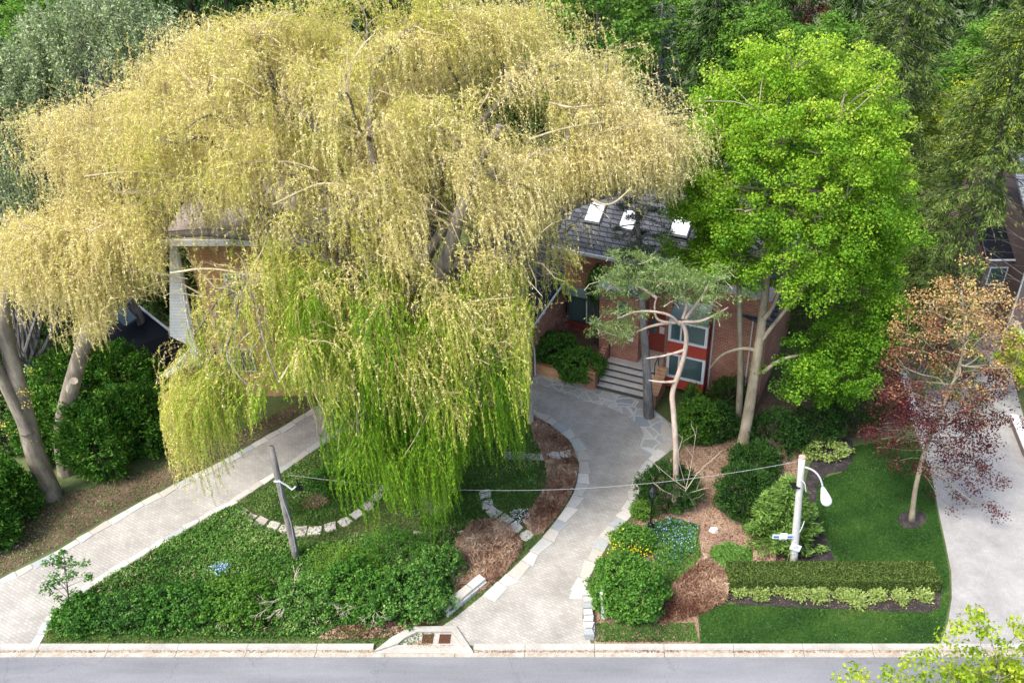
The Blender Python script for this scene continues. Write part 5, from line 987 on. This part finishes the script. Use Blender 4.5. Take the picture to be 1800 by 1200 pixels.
shrub('variegated_shrub', 'pale green low shrub in the back mulch bed', G(1452, 800), (1.1, .6, .45), 1900, .10, M['l_hosta'], None, 105, nper=10)
shrub('golden_shrub', 'yellow flowered green shrub by the white marker post', G(1104, 1060), (1.45, 1.25, 1.15), 19000, .085, M['l_bush'], None, 106, lumpy=.24, nper=14, spread=.16, flowers=None, vb=.55)
P = np.array([W(1080 + x * 14, 990 + y * 22, 22.6 + u(-.3, .3)) for x, y in rng.normal(size=(150, 2))] + [W(1115 + x * 22, 968 + y * 8, 23.0) for x, y in rng.normal(size=(60, 2))])
V, Fc = leaves(P, rnd(len(P)), rnd(len(P)) + np.array([0, -.5, 1.5]), .07, .06); o = mk('flowers', V, Fc, M['l_yel'], bpy.data.objects['golden_shrub'], u(0, 1, len(P) * 4))
shrub('bushy_plant', 'lower green shrub left of the blue flowers', G(1112, 960), (.9, .6, .5), 5200, .08, M['l_bush'], None, 107, vb=.6, nper=12)
shrub('bushy_plant', 'small pale green shrub at the foot of the lantern', G(1128, 905), (.5, .4, .45), 2200, .07, M['l_light'], None, 108)
pb = [tuple(G(*p)[:2]) for p in [(1132, 925), (1180, 910), (1228, 925), (1222, 965), (1190, 1000), (1150, 985), (1130, 950)]]
cover('blue_flower_patch', pb, 800, M['l_bluef'], .30, .055, 'patch of pale blue flowers behind the lantern', vb=.75, cat='flowers')
cover('blue_flower_leaves', pb, 8000, M['l_cover'], .24, .08, 'green leaves under the pale blue flowers', vb=.6)
cover('green_groundcover', [tuple(G(*p)[:2]) for p in [(1150, 985), (1225, 930), (1235, 990), (1205, 1040), (1160, 1050)]], 5000, M['l_cover'], .16, .07, 'green weeds between the shrub and the dead fern bed', vb=.7)
cover('periwinkle', [tuple(G(*p)[:2]) for p in [(1248, 965), (1280, 955), (1322, 968), (1322, 995), (1275, 1003), (1250, 990)]], 5500, M['l_cover'], .22, .085, 'bright green periwinkle patch at the left end of the hedge', vb=.7)
cover('dead_ferns', [tuple(G(*p)[:2]) for p in [(1205, 1010), (1240, 985), (1278, 1015), (1278, 1060), (1230, 1080), (1160, 1100), (1160, 1060)]], 11000, M['l_dry'], .36, .22, 'pinkish brown dead fern bed left of the mulch', Wd=.03, vb=.42, hn=1.6)
cover('leaf_litter', PRB, 16000, M['l_dry'], .04, .09, 'brown leaf litter on the bark path', Wd=.04, vb=.42)
cover('weeds', [tuple(G(*p)[:2]) for p in [(1050, 1095), (1220, 1095), (1228, 1128), (1048, 1128)]], 6500, M['l_cover'], .07, .06, 'weedy strip along the kerb left of the lawn', Wd=.03, vb=.5)
mb = MB(); c = G(1255, 933); mb.prism([c[:2] + np.array((math.cos(a) * .24, math.sin(a) * .16)) * u(.8, 1.1) for a in np.linspace(0, 5.6, 8)], 0, .14, .9, .25); tag(mb.build('rock', M['step'], origin=tuple(c)), 'pale flat rock on the bark path', 'rock')
# bare sapling in front of the yew
c = G(1205, 900); t = thing('bare_sapling', 'bare pale branched sapling in front of the dark yew', 'tree', c); mb = MB(); q0 = W(1205, 860, c[1])
mb.tube([c, W(1204, 880, c[1]), q0], [.035, .03, .028], 6)
for l in ([(1205, 860), (1215, 820), (1225, 750)], [(1205, 862), (1230, 825), (1272, 790)], [(1205, 858), (1180, 840), (1145, 810)], [(1205, 868), (1230, 860), (1245, 857)], [(1204, 872), (1175, 868), (1150, 850)], [(1206, 866), (1220, 885), (1225, 900)], [(1204, 850), (1190, 800), (1200, 770)], [(1204, 875), (1190, 885), (1170, 890)]):
    Q = np.array(smoothpoly([W(x, y, c[1] + u(-.3, .1)) for x, y in l], 1, False)); mb.tube(Q, np.linspace(.018, .006, len(Q)), 4)
    for _ in range(3): a_ = Q[rng.integers(1, len(Q))]; mb.tube(curve(a_, a_ + rnd(1)[0] * .5 + (0, 0, .2), n=4), [.007, .006, .005, .003], 3)
mb.build('trunk', M['b_dry'], t)

# ------------------------------------------------------------------ clipped hedge and the hostas before it
hp = [G(1279, 1035), G(1650, 1038), G(1648, 1004), G(1279, 998)]; x0, x1 = hp[0][0], hp[1][0] * .995; y0 = G(1450, 1043)[1]; y1 = y0 + .98; hz = .68
t = thing('clipped_hedge', 'long low clipped box hedge with flat top in front of the street lamp', 'hedge', ((x0 + x1) / 2, (y0 + y1) / 2, 0))
mb = MB(); mb.box(x0 + .1, y0 + .1, 0, x1 - .1, y1 - .1, hz - .09); mb.build('stems', M['dark'], t)  # solid near-black core, not stems: colour stands in for shade behind the leaves
nT = 34000; x = u(x0, x1, nT); y = u(y0, y1, nT); C1 = np.stack([x, y, hz + .02 * lump(np.stack([x, y, x * 0], 1), 6, 2) - u(0, .1, nT)], 1); N1 = np.tile([[0, 0, 1.]], (nT, 1))
nS = 30000; f = rng.random(nS); z = u(.02, hz, nS); sd = rng.integers(0, 10, nS)
C2 = np.where((sd < 5)[:, None], np.stack([x0 + f * (x1 - x0), y0 + u(0, .09, nS), z], 1), np.where((sd < 8)[:, None], np.stack([x0 + f * (x1 - x0), y1 - u(0, .09, nS), z], 1), np.where((sd == 8)[:, None], np.stack([x0 + u(0, .09, nS), y0 + f * (y1 - y0), z], 1), np.stack([x1 - u(0, .09, nS), y0 + f * (y1 - y0), z], 1))))
N2_ = np.where((sd < 5)[:, None], [[0, -1, .2]], np.where((sd < 8)[:, None], [[0, 1, .2]], np.where((sd == 8)[:, None], [[-1, 0, .2]], [[1, 0, .2]])))
C_ = np.concatenate([C1, C2]); N_ = np.concatenate([N1, N2_]) + rng.normal(size=(nT + nS, 3)) * .5; V, Fc = leaves(C_, rnd(len(C_)), N_, .055, .045, .1); mk('foliage', V, Fc, M['l_hedge'], t, np.repeat(u(0, 1, len(C_)), 4))
gH = 'pale green plants in a row before the clipped hedge'
hx = [(1300, 1042, .5, 'leftmost pale green plant before the hedge'), (1336, 1048, .6, 'pale plant second from the left end of the row'), (1370, 1040, .45, 'small pale plant third from the left of the row'), (1402, 1046, .58, 'pale plant fourth from the left, below the street lamp'), (1440, 1052, .58, 'pale plant fifth from the left in the row'), (1480, 1050, .5, 'pale plant left of the large middle clump'), (1507, 1062, .62, 'large pale clump right of the middle of the row'), (1540, 1050, .48, 'pale plant on the left of the gap in the row'), (1583, 1054, .5, 'pale plant on the right of the gap in the row'), (1621, 1050, .48, 'rightmost pale green plant before the hedge')]
for i, (px, py, r_, lab) in enumerate(hx):
    c = G(px, py); t = thing('pale_plant', lab, 'plant', c, gH); nl = 150; an = u(0, 6.28, nl); el_ = u(.15, 1.2, nl); rr = r_ * .82 * u(.3, 1, nl)
    D = np.stack([np.cos(an) * np.cos(el_), np.sin(an) * np.cos(el_), np.sin(el_)], 1); C_ = c + D * rr[:, None] * np.array([1, 1, .75]) + (0, 0, .08)
    C_ = np.repeat(C_, 4, 0) + rng.normal(size=(nl * 4, 3)) * .05; C_[:, 2] = np.maximum(C_[:, 2], .03); V, Fc = leaves(C_, np.repeat(D, 4, 0) + rng.normal(size=(nl * 4, 3)) * .6, rnd(nl * 4) * .5 + np.array([0, 0, 1]), u(.08, .15, nl * 4), u(.04, .065, nl * 4), .15)
    mk('foliage', V, Fc, M['l_hosta'], t, u(0, 1, len(V))); mb = MB()
    for k in range(9): mb.tube([c, c + D[k] * r_ * .5 + (0, 0, .1)], .007, 3)
    mb.build('stems', M['b_dry'], t)
lw = PLW; cover('grass', lw, 120000, M['l_grass'], .05, .07, 'short mown dark green lawn grass', keepout=[PM1, PM2, PM3], Wd=.015, vb=.40, upd=1.3, z=.01, patch=.9)
cover('clover', lw, 900, M['l_cover'], .04, .045, 'scattered pale clover and weeds in the mown lawn', keepout=[PM1, PM2, PM3], vb=.5, z=.02)
cover('bark_chips', PM1, 3500, M['l_dry'], .02, .035, 'pale chips scattered on the dark mulch before the hedge', keepout=[], Wd=.02, vb=.35, z=.014)
cover('gutter_litter', [(-30, CY - .30), (30, CY - .30), (30, CY - .20), (-30, CY - .20)], 5200, M['l_dry'], .02, .05, 'thin line of brown litter along the kerb', Wd=.03, vb=.5, z=.012)
cover('drain_litter', [tuple(G(*p)[:2]) for p in [(705, 1138), (735, 1126), (760, 1134), (800, 1134), (790, 1140), (720, 1142)]], 500, M['l_dry'], .02, .05, 'brown grit and leaves round the drain grates', Wd=.03, vb=.7, z=.02)
# bushes by the steps
shrub('leafy_shrub', 'dense green shrub beside the brick pier of the steps', G(1018, 668), (1.25, .9, .95), 11000, .10, M['l_bush'], 'green shrubs in the planter by the steps', 120, cz=.95, vb=.55, lumpy=.15)
shrub('leafy_shrub', 'wider green shrub at the left end of the planter', G(968, 640), (1.45, .9, .85), 11000, .10, M['l_bush'], 'green shrubs in the planter by the steps', 121, cz=1.0, vb=.55, lumpy=.15)
a_ = W(1055, 500, 37.6); shrub('climbing_shrub', 'dark green climber over the glazed doors', (a_[0], 37.4, 0), (.75, .5, 1.2), 5200, .10, M['l_bush'], None, 122, cz=W(1060, 505, 37.4)[2], vb=.35)
shrub('bronze_shrub', 'bronze leaved bare shrub against the flank wall', G(968, 612), (1.1, .5, 1.2), 2200, .06, M['l_dry'], None, 123, cz=1.7, Wd=.02)
# slim trunk standing at the edge of the curtain
b0 = G(932, 742); t = thing('slim_tree', 'slim mossy trunk at the right edge of the willow curtain', 'tree', b0); mb = MB(); mb.tube(np.array(smoothpoly([b0 - (0, 0, .1), W(929, 660, b0[1]), W(924, 600, b0[1]), W(920, 530, b0[1]), W(915, 440, b0[1] + .3)], 2, False)), np.linspace(.17, .08, len(smoothpoly([0, 0, 0, 0, 0], 2, False))), 8); mb.build('trunk', M['b_dry'], t, smooth=True)
cc = np.array([W(918 + u(-25, 25), u(440, 600), b0[1] + u(-.3, .8)) for _ in range(30)]); V, Fc, v = clusters(cc, 26, .3, .1, .04, .3, vbase=.35); mk('crown', V, Fc, M['l_light'], t, v)
# near tree in the lower right corner, tapering out of the frame
b0 = np.array([13.6, 15.6, 0]); c = W(1760, 1250, 15.3)
ex = np.array([W(a, b_, 15.2 + u(-.6, .6)) for a, b_ in [(1500, 1175), (1520, 1190), (1560, 1180), (1590, 1165), (1620, 1160), (1640, 1150), (1590, 1195), (1660, 1120), (1680, 1100), (1700, 1095), (1725, 1110), (1740, 1105), (1785, 1095), (1795, 1110), (1650, 1180), (1480, 1195), (1560, 1200), (1690, 1140), (1720, 1150), (1760, 1130), (1800, 1140), (1620, 1190), (1670, 1165), (1700, 1185), (1745, 1170), (1790, 1180), (1720, 1080), (1715, 1075)]])
broadleaf('near_maple', 'sunlit yellow green treetop in the lower right corner', b0, c, (2.1, 1.7, 1.7), 130, 60, .34, .11, M['l_gold'], M['b_maple'], .14, None, None, ex, seed=77, zmin=-.5, vb=.32)
b0 = G(1830, 720); c = W(1812, 560 + 70, b0[1]); broadleaf('edge_tree', 'yellow green tree reaching in at the right edge below the stone steps', b0, c, (1.4, 1.2, 1.9), 60, 50, .36, .12, M['l_gold'], M['b_maple'], .1, None, seed=78, vb=.3)
